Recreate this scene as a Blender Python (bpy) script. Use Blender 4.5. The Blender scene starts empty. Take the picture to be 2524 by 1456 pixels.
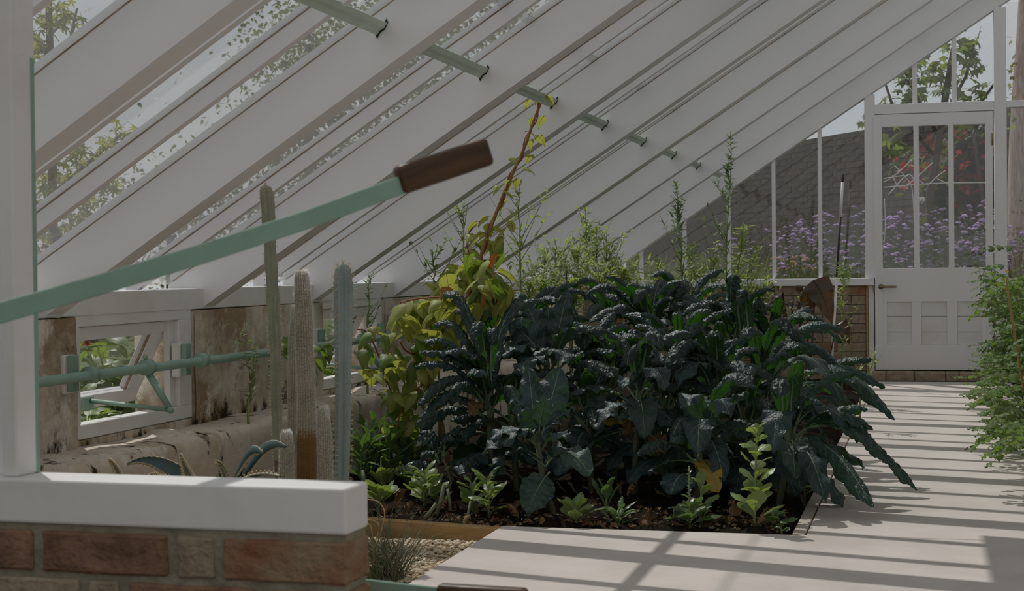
import bpy, bmesh, math, random
import numpy as np
from mathutils import Vector, Matrix, noise as mnoise

random.seed(7); rng = np.random.default_rng(7)
sc = bpy.context.scene
col = sc.collection
PI = math.pi

# ------------------------------------------------------------------ camera
CAM_H = 0.89
RT = Vector((0.96829322, 0.2495742, -0.01099793))
UP = Vector((0.00665888, 0.0182235, 0.99981176))
FW = Vector((-0.24972764, 0.96818419, -0.0159838))
cam = bpy.data.cameras.new('camera'); cam.sensor_width = 36.0
cam.lens = 3974.0 / 2524.0 * 36.0
cam.clip_start = 0.05; cam.clip_end = 300
cam.dof.use_dof = True; cam.dof.focus_distance = 6.4; cam.dof.aperture_fstop = 11.0
camo = bpy.data.objects.new('camera', cam); col.objects.link(camo)
camo.matrix_world = Matrix(((RT.x, UP.x, -FW.x, 0), (RT.y, UP.y, -FW.y, 0), (RT.z, UP.z, -FW.z, CAM_H), (0, 0, 0, 1)))
sc.camera = camo

# ------------------------------------------------------------------ sky, sun, exposure
SKY_STRENGTH = 1.0
SUN_STRENGTH = 2.55
sc.view_settings.view_transform = 'Standard'; sc.view_settings.look = 'None'
sc.view_settings.exposure = 0.0; sc.view_settings.gamma = 1.0; sc.view_settings.use_curve_mapping = False
world = bpy.data.worlds.new('sky'); sc.world = world; world.use_nodes = True
wn, wl = world.node_tree.nodes, world.node_tree.links
wn.clear()
w_out = wn.new('ShaderNodeOutputWorld'); w_bg = wn.new('ShaderNodeBackground')
w_tc = wn.new('ShaderNodeTexCoord'); w_map = wn.new('ShaderNodeMapping')
w_map.inputs['Scale'].default_value = (1.0, 1.0, 2.6)
w_n = wn.new('ShaderNodeTexNoise'); w_n.inputs['Scale'].default_value = 2.3; w_n.inputs['Detail'].default_value = 7; w_n.inputs['Roughness'].default_value = 0.52
w_r = wn.new('ShaderNodeValToRGB')
w_r.color_ramp.elements[0].position = 0.38; w_r.color_ramp.elements[0].color = (0.435, 0.468, 0.495, 1)
w_r.color_ramp.elements[1].position = 0.62; w_r.color_ramp.elements[1].color = (0.555, 0.55, 0.555, 1)
w_bg.inputs['Strength'].default_value = SKY_STRENGTH
wl.new(w_tc.outputs['Generated'], w_map.inputs['Vector']); wl.new(w_map.outputs['Vector'], w_n.inputs['Vector'])
wl.new(w_n.outputs['Fac'], w_r.inputs['Fac']); wl.new(w_r.outputs['Color'], w_bg.inputs['Color'])
wl.new(w_bg.outputs['Background'], w_out.inputs['Surface'])
sun = bpy.data.lights.new('sun', 'SUN'); sun.energy = SUN_STRENGTH; sun.angle = math.radians(0.6); sun.color = (1.0, 0.97, 0.93)
suno = bpy.data.objects.new('sun', sun); col.objects.link(suno)
SUN_DIR = Vector((0.468, -0.57, -1.0)).normalized()
suno.rotation_euler = SUN_DIR.to_track_quat('-Z', 'Y').to_euler(); suno.location = (-4, 8, 9)
sc.cycles.max_bounces = 8; sc.cycles.transparent_max_bounces = 20
sc.cycles.diffuse_bounces = 4; sc.cycles.glossy_bounces = 3; sc.cycles.transmission_bounces = 6
sc.cycles.sample_clamp_indirect = 4.0; sc.cycles.use_denoising = True
sc.cycles.caustics_reflective = False; sc.cycles.caustics_refractive = False

# ------------------------------------------------------------------ helpers: where things stand
def ray(px, py):
    return RT * (px - 1262.0) + UP * (728.0 - py) + FW * 3974.0
def at(px, py, Y=None, X=None, Z=None):
    d = ray(px, py)
    t = Y / d.y if Y is not None else (X / d.x if X is not None else (Z - CAM_H) / d.z)
    return Vector((d.x * t, d.y * t, d.z * t + CAM_H))

# ------------------------------------------------------------------ helpers: materials
def mat(name, c1, c2=None, scale=6.0, detail=4.0, rough=0.6, bump=0.0, bscale=60.0, spec=0.35, stretch=(1, 1, 1), lo=0.35, hi=0.65,
        transl=0.0, back=None, vary=0.0, metallic=0.0, tcol=None):
    m = bpy.data.materials.new(name); m.use_nodes = True
    n, l = m.node_tree.nodes, m.node_tree.links
    p = n['Principled BSDF']; out = n['Material Output']
    p.inputs['Roughness'].default_value = rough
    p.inputs['Specular IOR Level'].default_value = spec
    p.inputs['Metallic'].default_value = metallic
    cur = None
    tc = n.new('ShaderNodeTexCoord'); mp = n.new('ShaderNodeMapping'); mp.inputs['Scale'].default_value = stretch
    l.new(tc.outputs['Object'], mp.inputs['Vector'])
    if c2 is not None:
        nz = n.new('ShaderNodeTexNoise'); nz.inputs['Scale'].default_value = scale; nz.inputs['Detail'].default_value = detail
        nz.inputs['Roughness'].default_value = 0.6
        rp = n.new('ShaderNodeValToRGB'); rp.color_ramp.elements[0].position = lo; rp.color_ramp.elements[1].position = hi
        rp.color_ramp.elements[0].color = (*c1, 1); rp.color_ramp.elements[1].color = (*c2, 1)
        l.new(mp.outputs['Vector'], nz.inputs['Vector']); l.new(nz.outputs['Fac'], rp.inputs['Fac']); cur = rp.outputs['Color']
    else:
        rgb = n.new('ShaderNodeRGB'); rgb.outputs[0].default_value = (*c1, 1); cur = rgb.outputs[0]
    if vary > 0:
        oi = n.new('ShaderNodeObjectInfo'); hs = n.new('ShaderNodeHueSaturation')
        mr = n.new('ShaderNodeMapRange'); mr.inputs['To Min'].default_value = 1 - vary; mr.inputs['To Max'].default_value = 1 + vary
        l.new(oi.outputs['Random'], mr.inputs['Value']); l.new(mr.outputs['Result'], hs.inputs['Value'])
        mr2 = n.new('ShaderNodeMapRange'); mr2.inputs['To Min'].default_value = 0.5 - 0.03 * vary; mr2.inputs['To Max'].default_value = 0.5 + 0.05 * vary
        l.new(oi.outputs['Random'], mr2.inputs['Value']); l.new(mr2.outputs['Result'], hs.inputs['Hue'])
        l.new(cur, hs.inputs['Color']); cur = hs.outputs['Color']
    if back is not None:
        ge = n.new('ShaderNodeNewGeometry'); mx = n.new('ShaderNodeMix'); mx.data_type = 'RGBA'
        mx.inputs[7].default_value = (*back, 1)
        l.new(ge.outputs['Backfacing'], mx.inputs[0]); l.new(cur, mx.inputs[6]); cur = mx.outputs[2]
    l.new(cur, p.inputs['Base Color'])
    if bump > 0:
        bn = n.new('ShaderNodeTexNoise'); bn.inputs['Scale'].default_value = bscale; bn.inputs['Detail'].default_value = 5
        bp = n.new('ShaderNodeBump'); bp.inputs['Strength'].default_value = bump; bp.inputs['Distance'].default_value = 0.01
        l.new(mp.outputs['Vector'], bn.inputs['Vector']); l.new(bn.outputs['Fac'], bp.inputs['Height']); l.new(bp.outputs['Normal'], p.inputs['Normal'])
    if transl > 0:
        tr = n.new('ShaderNodeBsdfTranslucent'); ms = n.new('ShaderNodeMixShader'); ms.inputs['Fac'].default_value = transl
        if tcol is None: l.new(cur, tr.inputs['Color'])
        else: tr.inputs['Color'].default_value = (*tcol, 1)
        l.new(p.outputs['BSDF'], ms.inputs[1]); l.new(tr.outputs['BSDF'], ms.inputs[2]); l.new(ms.outputs['Shader'], out.inputs['Surface'])
    return m

def glass_mat(name, tint, dust=0.05, dust_col=(0.5, 0.5, 0.5), scale=3.0):
    m = bpy.data.materials.new(name); m.use_nodes = True
    n, l = m.node_tree.nodes, m.node_tree.links; n.clear()
    out = n.new('ShaderNodeOutputMaterial'); tr = n.new('ShaderNodeBsdfTransparent'); gl = n.new('ShaderNodeBsdfGlossy')
    tr.inputs['Color'].default_value = (*tint, 1); gl.inputs['Roughness'].default_value = 0.0
    lw = n.new('ShaderNodeLayerWeight'); lw.inputs['Blend'].default_value = 0.5
    pw = n.new('ShaderNodeMath'); pw.operation = 'POWER'; pw.inputs[1].default_value = 5.0
    ml = n.new('ShaderNodeMath'); ml.operation = 'MULTIPLY_ADD'; ml.inputs[1].default_value = 0.92; ml.inputs[2].default_value = 0.055
    mx = n.new('ShaderNodeMixShader')
    l.new(lw.outputs['Facing'], pw.inputs[0]); l.new(pw.outputs[0], ml.inputs[0]); l.new(ml.outputs[0], mx.inputs['Fac'])
    l.new(tr.outputs[0], mx.inputs[1]); l.new(gl.outputs[0], mx.inputs[2])
    df = n.new('ShaderNodeBsdfDiffuse'); df.inputs['Color'].default_value = (*dust_col, 1)
    tl = n.new('ShaderNodeBsdfTranslucent'); tl.inputs['Color'].default_value = (*dust_col, 1)
    ad = n.new('ShaderNodeMixShader'); ad.inputs['Fac'].default_value = 0.5
    l.new(df.outputs[0], ad.inputs[1]); l.new(tl.outputs[0], ad.inputs[2])
    tc = n.new('ShaderNodeTexCoord'); nz = n.new('ShaderNodeTexNoise'); nz.inputs['Scale'].default_value = scale; nz.inputs['Detail'].default_value = 6
    mr = n.new('ShaderNodeMapRange'); mr.inputs['From Min'].default_value = 0.3; mr.inputs['From Max'].default_value = 0.75
    mr.inputs['To Min'].default_value = dust * 0.35; mr.inputs['To Max'].default_value = dust * 1.7
    l.new(tc.outputs['Object'], nz.inputs['Vector']); l.new(nz.outputs['Fac'], mr.inputs['Value'])
    m2 = n.new('ShaderNodeMixShader'); l.new(mr.outputs['Result'], m2.inputs['Fac'])
    l.new(mx.outputs[0], m2.inputs[1]); l.new(ad.outputs[0], m2.inputs[2]); l.new(m2.outputs[0], out.inputs['Surface'])
    return m

def plaster_mat(name='stained_lime_plaster', dark=(0.36, 0.26, 0.16), a=0.44, b=0.64, blk=(0.60, 0.70)):
    m = bpy.data.materials.new(name); m.use_nodes = True
    n, l = m.node_tree.nodes, m.node_tree.links; p = n['Principled BSDF']; p.inputs['Roughness'].default_value = 0.95; p.inputs['Specular IOR Level'].default_value = 0.1
    tc = n.new('ShaderNodeTexCoord')
    def nz(scale, stretch, detail=6, rough=0.65):
        mp = n.new('ShaderNodeMapping'); mp.inputs['Scale'].default_value = stretch; a = n.new('ShaderNodeTexNoise')
        a.inputs['Scale'].default_value = scale; a.inputs['Detail'].default_value = detail; a.inputs['Roughness'].default_value = rough
        l.new(tc.outputs['Object'], mp.inputs['Vector']); l.new(mp.outputs['Vector'], a.inputs['Vector']); return a.outputs['Fac']
    def ramp(f, a, b):
        r = n.new('ShaderNodeMapRange'); r.inputs['From Min'].default_value = a; r.inputs['From Max'].default_value = b; l.new(f, r.inputs['Value']); return r.outputs['Result']
    def mix(f, a, b):
        x = n.new('ShaderNodeMix'); x.data_type = 'RGBA'; l.new(f, x.inputs[0])
        for s, v in ((6, a), (7, b)):
            if isinstance(v, tuple): x.inputs[s].default_value = (*v, 1)
            else: l.new(v, x.inputs[s])
        return x.outputs[2]
    c = mix(ramp(nz(4.2, (1, 0.7, 0.75), 10, 0.68), a, b), (0.72, 0.63, 0.535), dark)
    c = mix(ramp(nz(9, (1, 0.7, 0.6), 10, 0.75), 0.53, 0.63), c, (0.82, 0.76, 0.68))
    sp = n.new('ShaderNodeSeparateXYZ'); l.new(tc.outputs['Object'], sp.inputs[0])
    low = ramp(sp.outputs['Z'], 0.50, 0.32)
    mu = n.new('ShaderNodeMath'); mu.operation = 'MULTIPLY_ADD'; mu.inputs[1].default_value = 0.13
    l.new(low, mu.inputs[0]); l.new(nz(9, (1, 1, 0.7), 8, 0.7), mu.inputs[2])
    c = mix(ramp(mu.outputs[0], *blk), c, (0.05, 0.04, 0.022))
    c = mix(ramp(nz(34, (1, 1, 0.6), 5), 0.66, 0.74), c, (0.09, 0.05, 0.018))
    l.new(c, p.inputs['Base Color'])
    bp = n.new('ShaderNodeBump'); bp.inputs['Strength'].default_value = 0.6; bp.inputs['Distance'].default_value = 0.012
    l.new(nz(45, (1, 1, 1), 8), bp.inputs['Height']); l.new(bp.outputs['Normal'], p.inputs['Normal'])
    return m

def uv_leaf_mat(name, base, vein, under, rough=0.5, spec=0.4, transl=0.25, tcol=(0.1, 0.3, 0.03), bump=0.0, bscale=90, vary=0.2, tip=None, spots=None, midw=0.05):
    """leaf: midrib and side veins drawn from the leaf's own UVs, paler underside"""
    m = bpy.data.materials.new(name); m.use_nodes = True
    n, l = m.node_tree.nodes, m.node_tree.links; p = n['Principled BSDF']; out = n['Material Output']
    p.inputs['Roughness'].default_value = rough; p.inputs['Specular IOR Level'].default_value = spec
    uv = n.new('ShaderNodeUVMap'); sp = n.new('ShaderNodeSeparateXYZ'); l.new(uv.outputs['UV'], sp.inputs[0])
    def math_(op, a, b=None):
        x = n.new('ShaderNodeMath'); x.operation = op
        for i, v in enumerate((a, b)):
            if v is None: continue
            if isinstance(v, (int, float)): x.inputs[i].default_value = v
            else: l.new(v, x.inputs[i])
        return x.outputs[0]
    def mr(f, a, b, c=0.0, d=1.0):
        r = n.new('ShaderNodeMapRange'); r.inputs['From Min'].default_value = a; r.inputs['From Max'].default_value = b
        r.inputs['To Min'].default_value = c; r.inputs['To Max'].default_value = d; l.new(f, r.inputs['Value']); return r.outputs['Result']
    def mix(f, a, b):
        x = n.new('ShaderNodeMix'); x.data_type = 'RGBA'; l.new(f, x.inputs[0])
        for s, v in ((6, a), (7, b)):
            if isinstance(v, tuple): x.inputs[s].default_value = (*v, 1)
            else: l.new(v, x.inputs[s])
        return x.outputs[2]
    t = math_('ABSOLUTE', math_('MULTIPLY', math_('SUBTRACT', sp.outputs['X'], 0.5), 2.0))
    mid = mr(t, midw, midw * 0.45)
    w = math_('FRACT', math_('SUBTRACT', math_('MULTIPLY', sp.outputs['Y'], 9.0), math_('MULTIPLY', t, 1.6)))
    side = math_('MULTIPLY', mr(math_('ABSOLUTE', math_('SUBTRACT', w, 0.5)), 0.44, 0.5), mr(t, 1.0, 0.5, 0.0, 0.6))
    vm = math_('MAXIMUM', mid, side)
    tc = n.new('ShaderNodeTexCoord'); nz = n.new('ShaderNodeTexNoise'); nz.inputs['Scale'].default_value = 14; nz.inputs['Detail'].default_value = 4
    l.new(tc.outputs['Object'], nz.inputs['Vector'])
    b2 = tuple(x * 0.6 for x in base)
    c = mix(mr(nz.outputs['Fac'], 0.3, 0.7), b2, tuple(min(1, x * 1.25) for x in base))
    oi = n.new('ShaderNodeObjectInfo'); hs = n.new('ShaderNodeHueSaturation')
    l.new(mr(oi.outputs['Random'], 0, 1, 1 - vary, 1 + vary), hs.inputs['Value']); l.new(mr(oi.outputs['Random'], 0, 1, 0.5 - 0.06 * vary, 0.5 + 0.06 * vary), hs.inputs['Hue'])
    l.new(c, hs.inputs['Color']); c = hs.outputs['Color']
    if tip is not None:
        c = mix(math_('MULTIPLY', mr(sp.outputs['Y'], 0.55, 1.0), mr(nz.outputs['Fac'], 0.35, 0.6)), c, tip)
    c = mix(vm, c, vein)
    ge = n.new('ShaderNodeNewGeometry')
    c = mix(ge.outputs['Backfacing'], c, mix(vm, under, vein))
    l.new(c, p.inputs['Base Color'])
    if bump > 0:
        vo = n.new('ShaderNodeTexVoronoi'); vo.inputs['Scale'].default_value = bscale
        l.new(tc.outputs['Object'], vo.inputs['Vector'])
        bp = n.new('ShaderNodeBump'); bp.inputs['Strength'].default_value = bump; bp.inputs['Distance'].default_value = 0.006; bp.invert = True
        l.new(vo.outputs['Distance'], bp.inputs['Height']); l.new(bp.outputs['Normal'], p.inputs['Normal'])
    tr = n.new('ShaderNodeBsdfTranslucent'); tr.inputs['Color'].default_value = (*tcol, 1)
    ms = n.new('ShaderNodeMixShader'); ms.inputs['Fac'].default_value = transl
    l.new(p.outputs['BSDF'], ms.inputs[1]); l.new(tr.outputs['BSDF'], ms.inputs[2]); l.new(ms.outputs['Shader'], out.inputs['Surface'])
    return m

# ------------------------------------------------------------------ helpers: geometry
class MB:
    def __init__(s): s.v = []; s.f = []; s.mi = []; s.uv = []; s.n = 0
    def add(s, verts, faces, mi=0, uv=None):
        b = s.n; vs = [tuple(v) for v in verts]; s.v += vs; s.n += len(vs)
        for f in faces: s.f.append(tuple(i + b for i in f)); s.mi.append(mi)
        s.uv += ([(0.5, 0.5)] * len(vs) if uv is None else [tuple(u) for u in uv])
        return s
    def box(s, a, b, mi=0, R=None, o=None):
        x0, y0, z0 = a; x1, y1, z1 = b
        vs = [Vector(p) for p in ((x0, y0, z0), (x1, y0, z0), (x1, y1, z0), (x0, y1, z0), (x0, y0, z1), (x1, y0, z1), (x1, y1, z1), (x0, y1, z1))]
        if R is not None: vs = [R @ v for v in vs]
        if o is not None: vs = [v + Vector(o) for v in vs]
        return s.add(vs, [(0, 3, 2, 1), (4, 5, 6, 7), (0, 1, 5, 4), (1, 2, 6, 5), (2, 3, 7, 6), (3, 0, 4, 7)], mi)
    def prism(s, poly, d, mi=0):
        """poly: 3D points of one end; d: extrusion vector"""
        n = len(poly); d = Vector(d); vs = [Vector(p) for p in poly] + [Vector(p) + d for p in poly]
        fs = [tuple(range(n - 1, -1, -1)), tuple(range(n, 2 * n))] + [(i, (i + 1) % n, n + (i + 1) % n, n + i) for i in range(n)]
        return s.add(vs, fs, mi)
    def tube(s, pts, r, n=6, mi=0, caps=True, ell=1.0):
        pts = [Vector(p) for p in pts]; N = len(pts)
        rs = [r] * N if isinstance(r, (int, float)) else list(r)
        vs = []; prev = None
        for i in range(N):
            t = (pts[min(i + 1, N - 1)] - pts[max(i - 1, 0)]).normalized()
            if prev is None:
                a = t.orthogonal().normalized()
            else:
                a = (prev - t * prev.dot(t)); a = a.normalized() if a.length > 1e-6 else t.orthogonal().normalized()
            prev = a; b = t.cross(a)
            for k in range(n):
                an = 2 * PI * k / n; vs.append(pts[i] + (a * math.cos(an) + b * math.sin(an) * ell) * rs[i])
        fs = [(i * n + k, i * n + (k + 1) % n, (i + 1) * n + (k + 1) % n, (i + 1) * n + k) for i in range(N - 1) for k in range(n)]
        if caps: fs += [tuple(range(n - 1, -1, -1)), tuple((N - 1) * n + k for k in range(n))]
        return s.add(vs, fs, mi)
    def ball(s, c, r, n=8, m=6, mi=0, sc=(1, 1, 1)):
        vs = [(c[0], c[1], c[2] - r * sc[2])]; c = Vector(c)
        for i in range(1, m):
            th = -PI / 2 + PI * i / m
            for k in range(n):
                ph = 2 * PI * k / n
                vs.append((c.x + r * sc[0] * math.cos(th) * math.cos(ph), c.y + r * sc[1] * math.cos(th) * math.sin(ph), c.z + r * sc[2] * math.sin(th)))
        vs.append((c.x, c.y, c.z + r * sc[2])); L = len(vs) - 1
        fs = [(0, 1 + (k + 1) % n, 1 + k) for k in range(n)]
        for i in range(m - 2):
            for k in range(n): fs.append((1 + i * n + k, 1 + i * n + (k + 1) % n, 1 + (i + 1) * n + (k + 1) % n, 1 + (i + 1) * n + k))
        fs += [(L, 1 + (m - 2) * n + k, 1 + (m - 2) * n + (k + 1) % n) for k in range(n)]
        return s.add(vs, fs, mi)
    def grid(s, V, mi=0, uv=None):
        N, M = V.shape[:2]
        i, j = np.meshgrid(np.arange(N - 1), np.arange(M - 1), indexing='ij'); a = (i * M + j).ravel()
        fs = np.stack([a, a + 1, a + M + 1, a + M], 1).tolist()
        return s.add(V.reshape(-1, 3).tolist(), fs, mi, None if uv is None else uv.reshape(-1, 2).tolist())
    def mesh(s, name, mats, smooth=True):
        me = bpy.data.meshes.new(name); me.from_pydata(s.v, [], s.f)
        for m in (mats if isinstance(mats, (list, tuple)) else [mats]): me.materials.append(m)
        if max(s.mi, default=0) > 0: me.polygons.foreach_set('material_index', s.mi)
        me.polygons.foreach_set('use_smooth', [smooth] * len(me.polygons))
        ul = me.uv_layers.new(name='UVMap'); li = np.empty(len(me.loops), dtype=np.int32); me.loops.foreach_get('vertex_index', li)
        ul.data.foreach_set('uv', np.array(s.uv, dtype=np.float32)[li].ravel()); me.update(); return me

def obj(name, me, parent=None, loc=(0, 0, 0), rot=None, scale=None, label=None, cat=None, group=None, kind=None):
    o = bpy.data.objects.new(name, me); col.objects.link(o); o.location = loc
    if rot is not None: o.rotation_euler = rot
    if scale is not None: o.scale = scale if isinstance(scale, (tuple, list)) else (scale,) * 3
    if parent is not None: o.parent = parent
    if label: o['label'] = label
    if cat: o['category'] = cat
    if group: o['group'] = group
    if kind: o['kind'] = kind
    return o
def thing(name, label, cat, loc=(0, 0, 0), rot=None, group=None):
    return obj(name, None, None, loc, rot, None, label, cat, group)
def part(name, mb, m, parent, smooth=False, bevel=0.0, segs=1, **k):
    o = obj(name, mb.mesh(name, m, smooth), parent, **k)
    if bevel > 0:
        b = o.modifiers.new('edge', 'BEVEL'); b.width = bevel; b.segments = segs; b.limit_method = 'ANGLE'; b.angle_limit = 0.6
    return o
def struct(name, mb=None, m=None, smooth=False, bevel=0.0):
    o = obj(name, mb.mesh(name, m, smooth) if mb else None, None, kind='structure')
    if bevel > 0:
        b = o.modifiers.new('edge', 'BEVEL'); b.width = bevel; b.segments = 1; b.limit_method = 'ANGLE'; b.angle_limit = 0.6
    return o

def hash2(i, j, k=0):
    h = (i * 374761393 + j * 668265263 + k * 1442695041) & 0x7fffffff
    h = ((h ^ (h >> 13)) * 1274126177) & 0x7fffffff
    return ((h ^ (h >> 16)) & 0xffff) / 65535.0
def worley(u, v, seed=0):
    """distance to the nearest jittered point of a unit lattice"""
    iu = np.floor(u).astype(np.int64); iv = np.floor(v).astype(np.int64); best = np.full(u.shape, 9.0)
    for a in (-1, 0, 1):
        for b in (-1, 0, 1):
            cx = iu + a; cy = iv + b
            px = cx + 0.15 + 0.7 * hash2(cx, cy, seed); py = cy + 0.15 + 0.7 * hash2(cx, cy, seed + 5)
            best = np.minimum(best, np.hypot(u - px, v - py))
    return best
def vnoise(x, y, seed=0):
    ix = np.floor(x).astype(np.int64); iy = np.floor(y).astype(np.int64); fx = x - ix; fy = y - iy
    fx = fx * fx * (3 - 2 * fx); fy = fy * fy * (3 - 2 * fy)
    h = lambda a, b: hash2(ix + a, iy + b, seed)
    return (h(0, 0) * (1 - fx) + h(1, 0) * fx) * (1 - fy) + (h(0, 1) * (1 - fx) + h(1, 1) * fx) * fy
def unit(a): return a / np.maximum(np.linalg.norm(a, axis=-1, keepdims=True), 1e-9)

def bez(P0, P1, arch, n, lean=0.5, swing=(0, 0, 0)):
    P0 = np.array(P0, float); P1 = np.array(P1, float); C = P0 * (1 - lean) + P1 * lean + np.array((0, 0, arch * 2.0)) + np.array(swing)
    s = np.linspace(0, 1, n)[:, None]
    return P0 * (1 - s) ** 2 + C * 2 * s * (1 - s) + P1 * s * s
def droop(P0, az, e0, e1, L, n, pw=1.4):
    s = np.linspace(0, 1, n); e = e0 + (e1 - e0) * s ** pw
    d = np.stack([np.cos(e) * math.cos(az), np.cos(e) * math.sin(az), np.sin(e)], 1) * (L / (n - 1))
    return np.array(P0, float) + np.concatenate([np.zeros((1, 3)), np.cumsum(d[:-1], 0)])
SHAPES = {
    'strap': lambda q: np.clip(q, 0, 1) ** 0.42 * np.clip(1 - np.clip(q, 0, 1) ** 5.0, 0, 1) ** 0.55,
    'ovate': lambda q: np.sin(PI * np.clip(q, 0, 1) ** 0.72) ** 0.75,
    'cordate': lambda q: np.clip(np.clip(q, 0, 1) * 9, 0, 1) ** 0.6 * np.clip(1 - np.clip(q, 0, 1), 0, 1) ** 0.72 * (1.0 + 0.25 * np.sin(PI * q)),
    'oval': lambda q: np.clip(np.sin(PI * np.clip(q, 0, 1) ** 0.88), 0, 1) ** 0.55,
    'lance': lambda q: np.sin(PI * np.clip(q, 0, 1) ** 0.85),
    'obovate': lambda q: np.sin(PI * np.clip(q, 0, 1) ** 1.6) ** 0.75,
    'taper': lambda q: (1 - np.clip(q, 0, 1)) ** 0.8 * (0.75 + 0.5 * np.sin(PI * np.clip(q, 0, 1) ** 0.7)),
}
def blade(mb, P, W, M=7, shape='ovate', pet=0.12, curl=0.4, roll=0.0, ruffle=0.0, rfreq=24.0, bump=0.0, cell=0.016, petw=0.003, seed=0, mi=0, side=None, rib=0.0, ribmi=1, twist=0.0):
    """one leaf swept along the midrib P; curl bends the margins down, bump raises blisters"""
    N = len(P); T = unit(np.gradient(P, axis=0)); L = np.linalg.norm(np.diff(P, axis=0), axis=1).sum()
    if side is None:
        h = P[-1] - P[0]; h[2] = 0
        if np.linalg.norm(h) < 1e-3: h = np.array((math.cos(seed), math.sin(seed), 0.0))
        side = np.cross(unit(h), (0, 0, 1.0))
    S = np.tile(np.array(side, float), (N, 1)); S = unit(S - T * (S * T).sum(1, keepdims=True)); Nn = np.cross(S, T)
    s = np.linspace(0, 1, N)
    rl = roll + twist * s
    S, Nn = S * np.cos(rl)[:, None] + Nn * np.sin(rl)[:, None], Nn * np.cos(rl)[:, None] - S * np.sin(rl)[:, None]
    q = (s - pet) / (1 - pet); w = W * SHAPES[shape](q) + petw * (1 - s * 0.8)
    t = np.linspace(-1, 1, M); k = curl * np.clip(q * 2.5, 0.05, 1)
    k = np.where(np.abs(k) < 1e-3, 1e-3, k)
    kt = k[:, None] * t[None]; x = w[:, None] * np.sin(kt) / k[:, None]; z = -w[:, None] * (1 - np.cos(kt)) / k[:, None]
    if bump > 0:
        d = worley(s[:, None] * L / cell + np.zeros((1, M)), t[None] * w[:, None] / cell + 40.0 + 0.35 * s[:, None], seed)
        z = z + bump * (1.0 - np.minimum(d / 0.62, 1) ** 2) * np.clip(w / (W * 0.35), 0, 1)[:, None] * np.clip(np.abs(t) * 6, 0.0, 1)[None]
    if ruffle:
        ph = seed * 1.7; z = z + ruffle * np.abs(t)[None] ** 1.6 * np.sin(rfreq * s[:, None] + ph + np.sign(t)[None] * 1.3) * np.clip(q * 4, 0, 1)[:, None]
    V = P[:, None] + S[:, None] * x[..., None] + Nn[:, None] * z[..., None]
    uv = np.stack([np.tile(t[None] * 0.5 + 0.5, (N, 1)), np.tile(s[:, None], (1, M))], -1)
    mb.grid(V, mi, uv)
    if rib > 0:
        st = max(1, N // 16); idx = list(range(0, N, st))
        mb.tube([tuple(P[i] - Nn[i] * rib * 0.35 * (1 - s[i] * 0.8)) for i in idx], [max(0.0008, rib * (1 - s[i] * 0.93)) for i in idx], 5, ribmi, True)
    return mb
# ================================================================== materials
WHITE = mat('white_paint', (0.865, 0.85, 0.86), (0.83, 0.815, 0.825), scale=2.0, rough=0.45, spec=0.4, bump=0.05, bscale=25)
WHITE_OLD = mat('white_paint_scuffed', (0.80, 0.785, 0.775), (0.68, 0.645, 0.60), scale=5.0, rough=0.5, lo=0.45, hi=0.85, bump=0.06, bscale=30)
GREEN = mat('sage_green_paint', (0.285, 0.43, 0.345), (0.245, 0.375, 0.30), scale=9, rough=0.42, bump=0.05, bscale=80)
PALEGREEN = mat('pale_green_paint', (0.56, 0.66, 0.57), (0.48, 0.58, 0.50), scale=9, rough=0.45, bump=0.05, bscale=80)
DARKLINE = mat('rusty_putty_line', (0.20, 0.12, 0.06), (0.42, 0.33, 0.24), scale=8, rough=0.8)
ROOFGLASS = glass_mat('dusty_roof_glass', (0.935, 0.945, 0.945), 0.07, (0.6, 0.6, 0.6), 2.5)
WALLGLASS = glass_mat('gable_glass', (0.955, 0.96, 0.96), 0.010, (0.5, 0.5, 0.5), 4.0)
PLASTER = plaster_mat(a=0.43, b=0.585); LEDGEM = plaster_mat('pale_ledge_plaster', (0.50, 0.39, 0.27), 0.48, 0.66, (0.68, 0.76))
CONC = mat('pale_concrete_paving', (0.68, 0.615, 0.57), (0.60, 0.54, 0.495), scale=3.5, rough=0.85, spec=0.2, bump=0.12, bscale=120, detail=8)
CONC2 = mat('pale_concrete_kerb', (0.62, 0.555, 0.505), (0.50, 0.43, 0.365), scale=4.5, rough=0.85, spec=0.2, bump=0.12, bscale=120, detail=8)
SOIL = mat('dark_garden_soil', (0.010, 0.0075, 0.005), (0.028, 0.020, 0.013), scale=22, rough=1.0, spec=0.05, bump=0.8, bscale=70, detail=8)
GRAVELBASE = mat('gravel_bed_base', (0.42, 0.31, 0.19), (0.22, 0.16, 0.10), scale=40, rough=0.95, bump=0.5)
PEBBLE = mat('tan_pea_gravel', (0.62, 0.47, 0.30), (0.80, 0.70, 0.56), scale=30, rough=0.8, detail=2)
TIMBER = mat('pale_sawn_timber', (0.52, 0.34, 0.15), (0.40, 0.24, 0.095), scale=6, stretch=(1, 9, 9), rough=0.7, bump=0.15, bscale=30)
HARDWOOD = mat('oiled_dark_hardwood', (0.10, 0.047, 0.019), (0.048, 0.022, 0.010), scale=7, stretch=(1.2, 10, 10), rough=0.42, spec=0.4, bump=0.08, bscale=40)
CRACK = mat('dark_crack', (0.012, 0.006, 0.003), rough=1.0)
BRASS = mat('aged_brass', (0.36, 0.27, 0.12), (0.24, 0.17, 0.07), scale=30, rough=0.42, metallic=0.7)
MORTAR = mat('grey_lime_mortar', (0.34, 0.30, 0.235), (0.23, 0.20, 0.145), scale=20, rough=1.0, bump=0.5, bscale=90)
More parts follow.
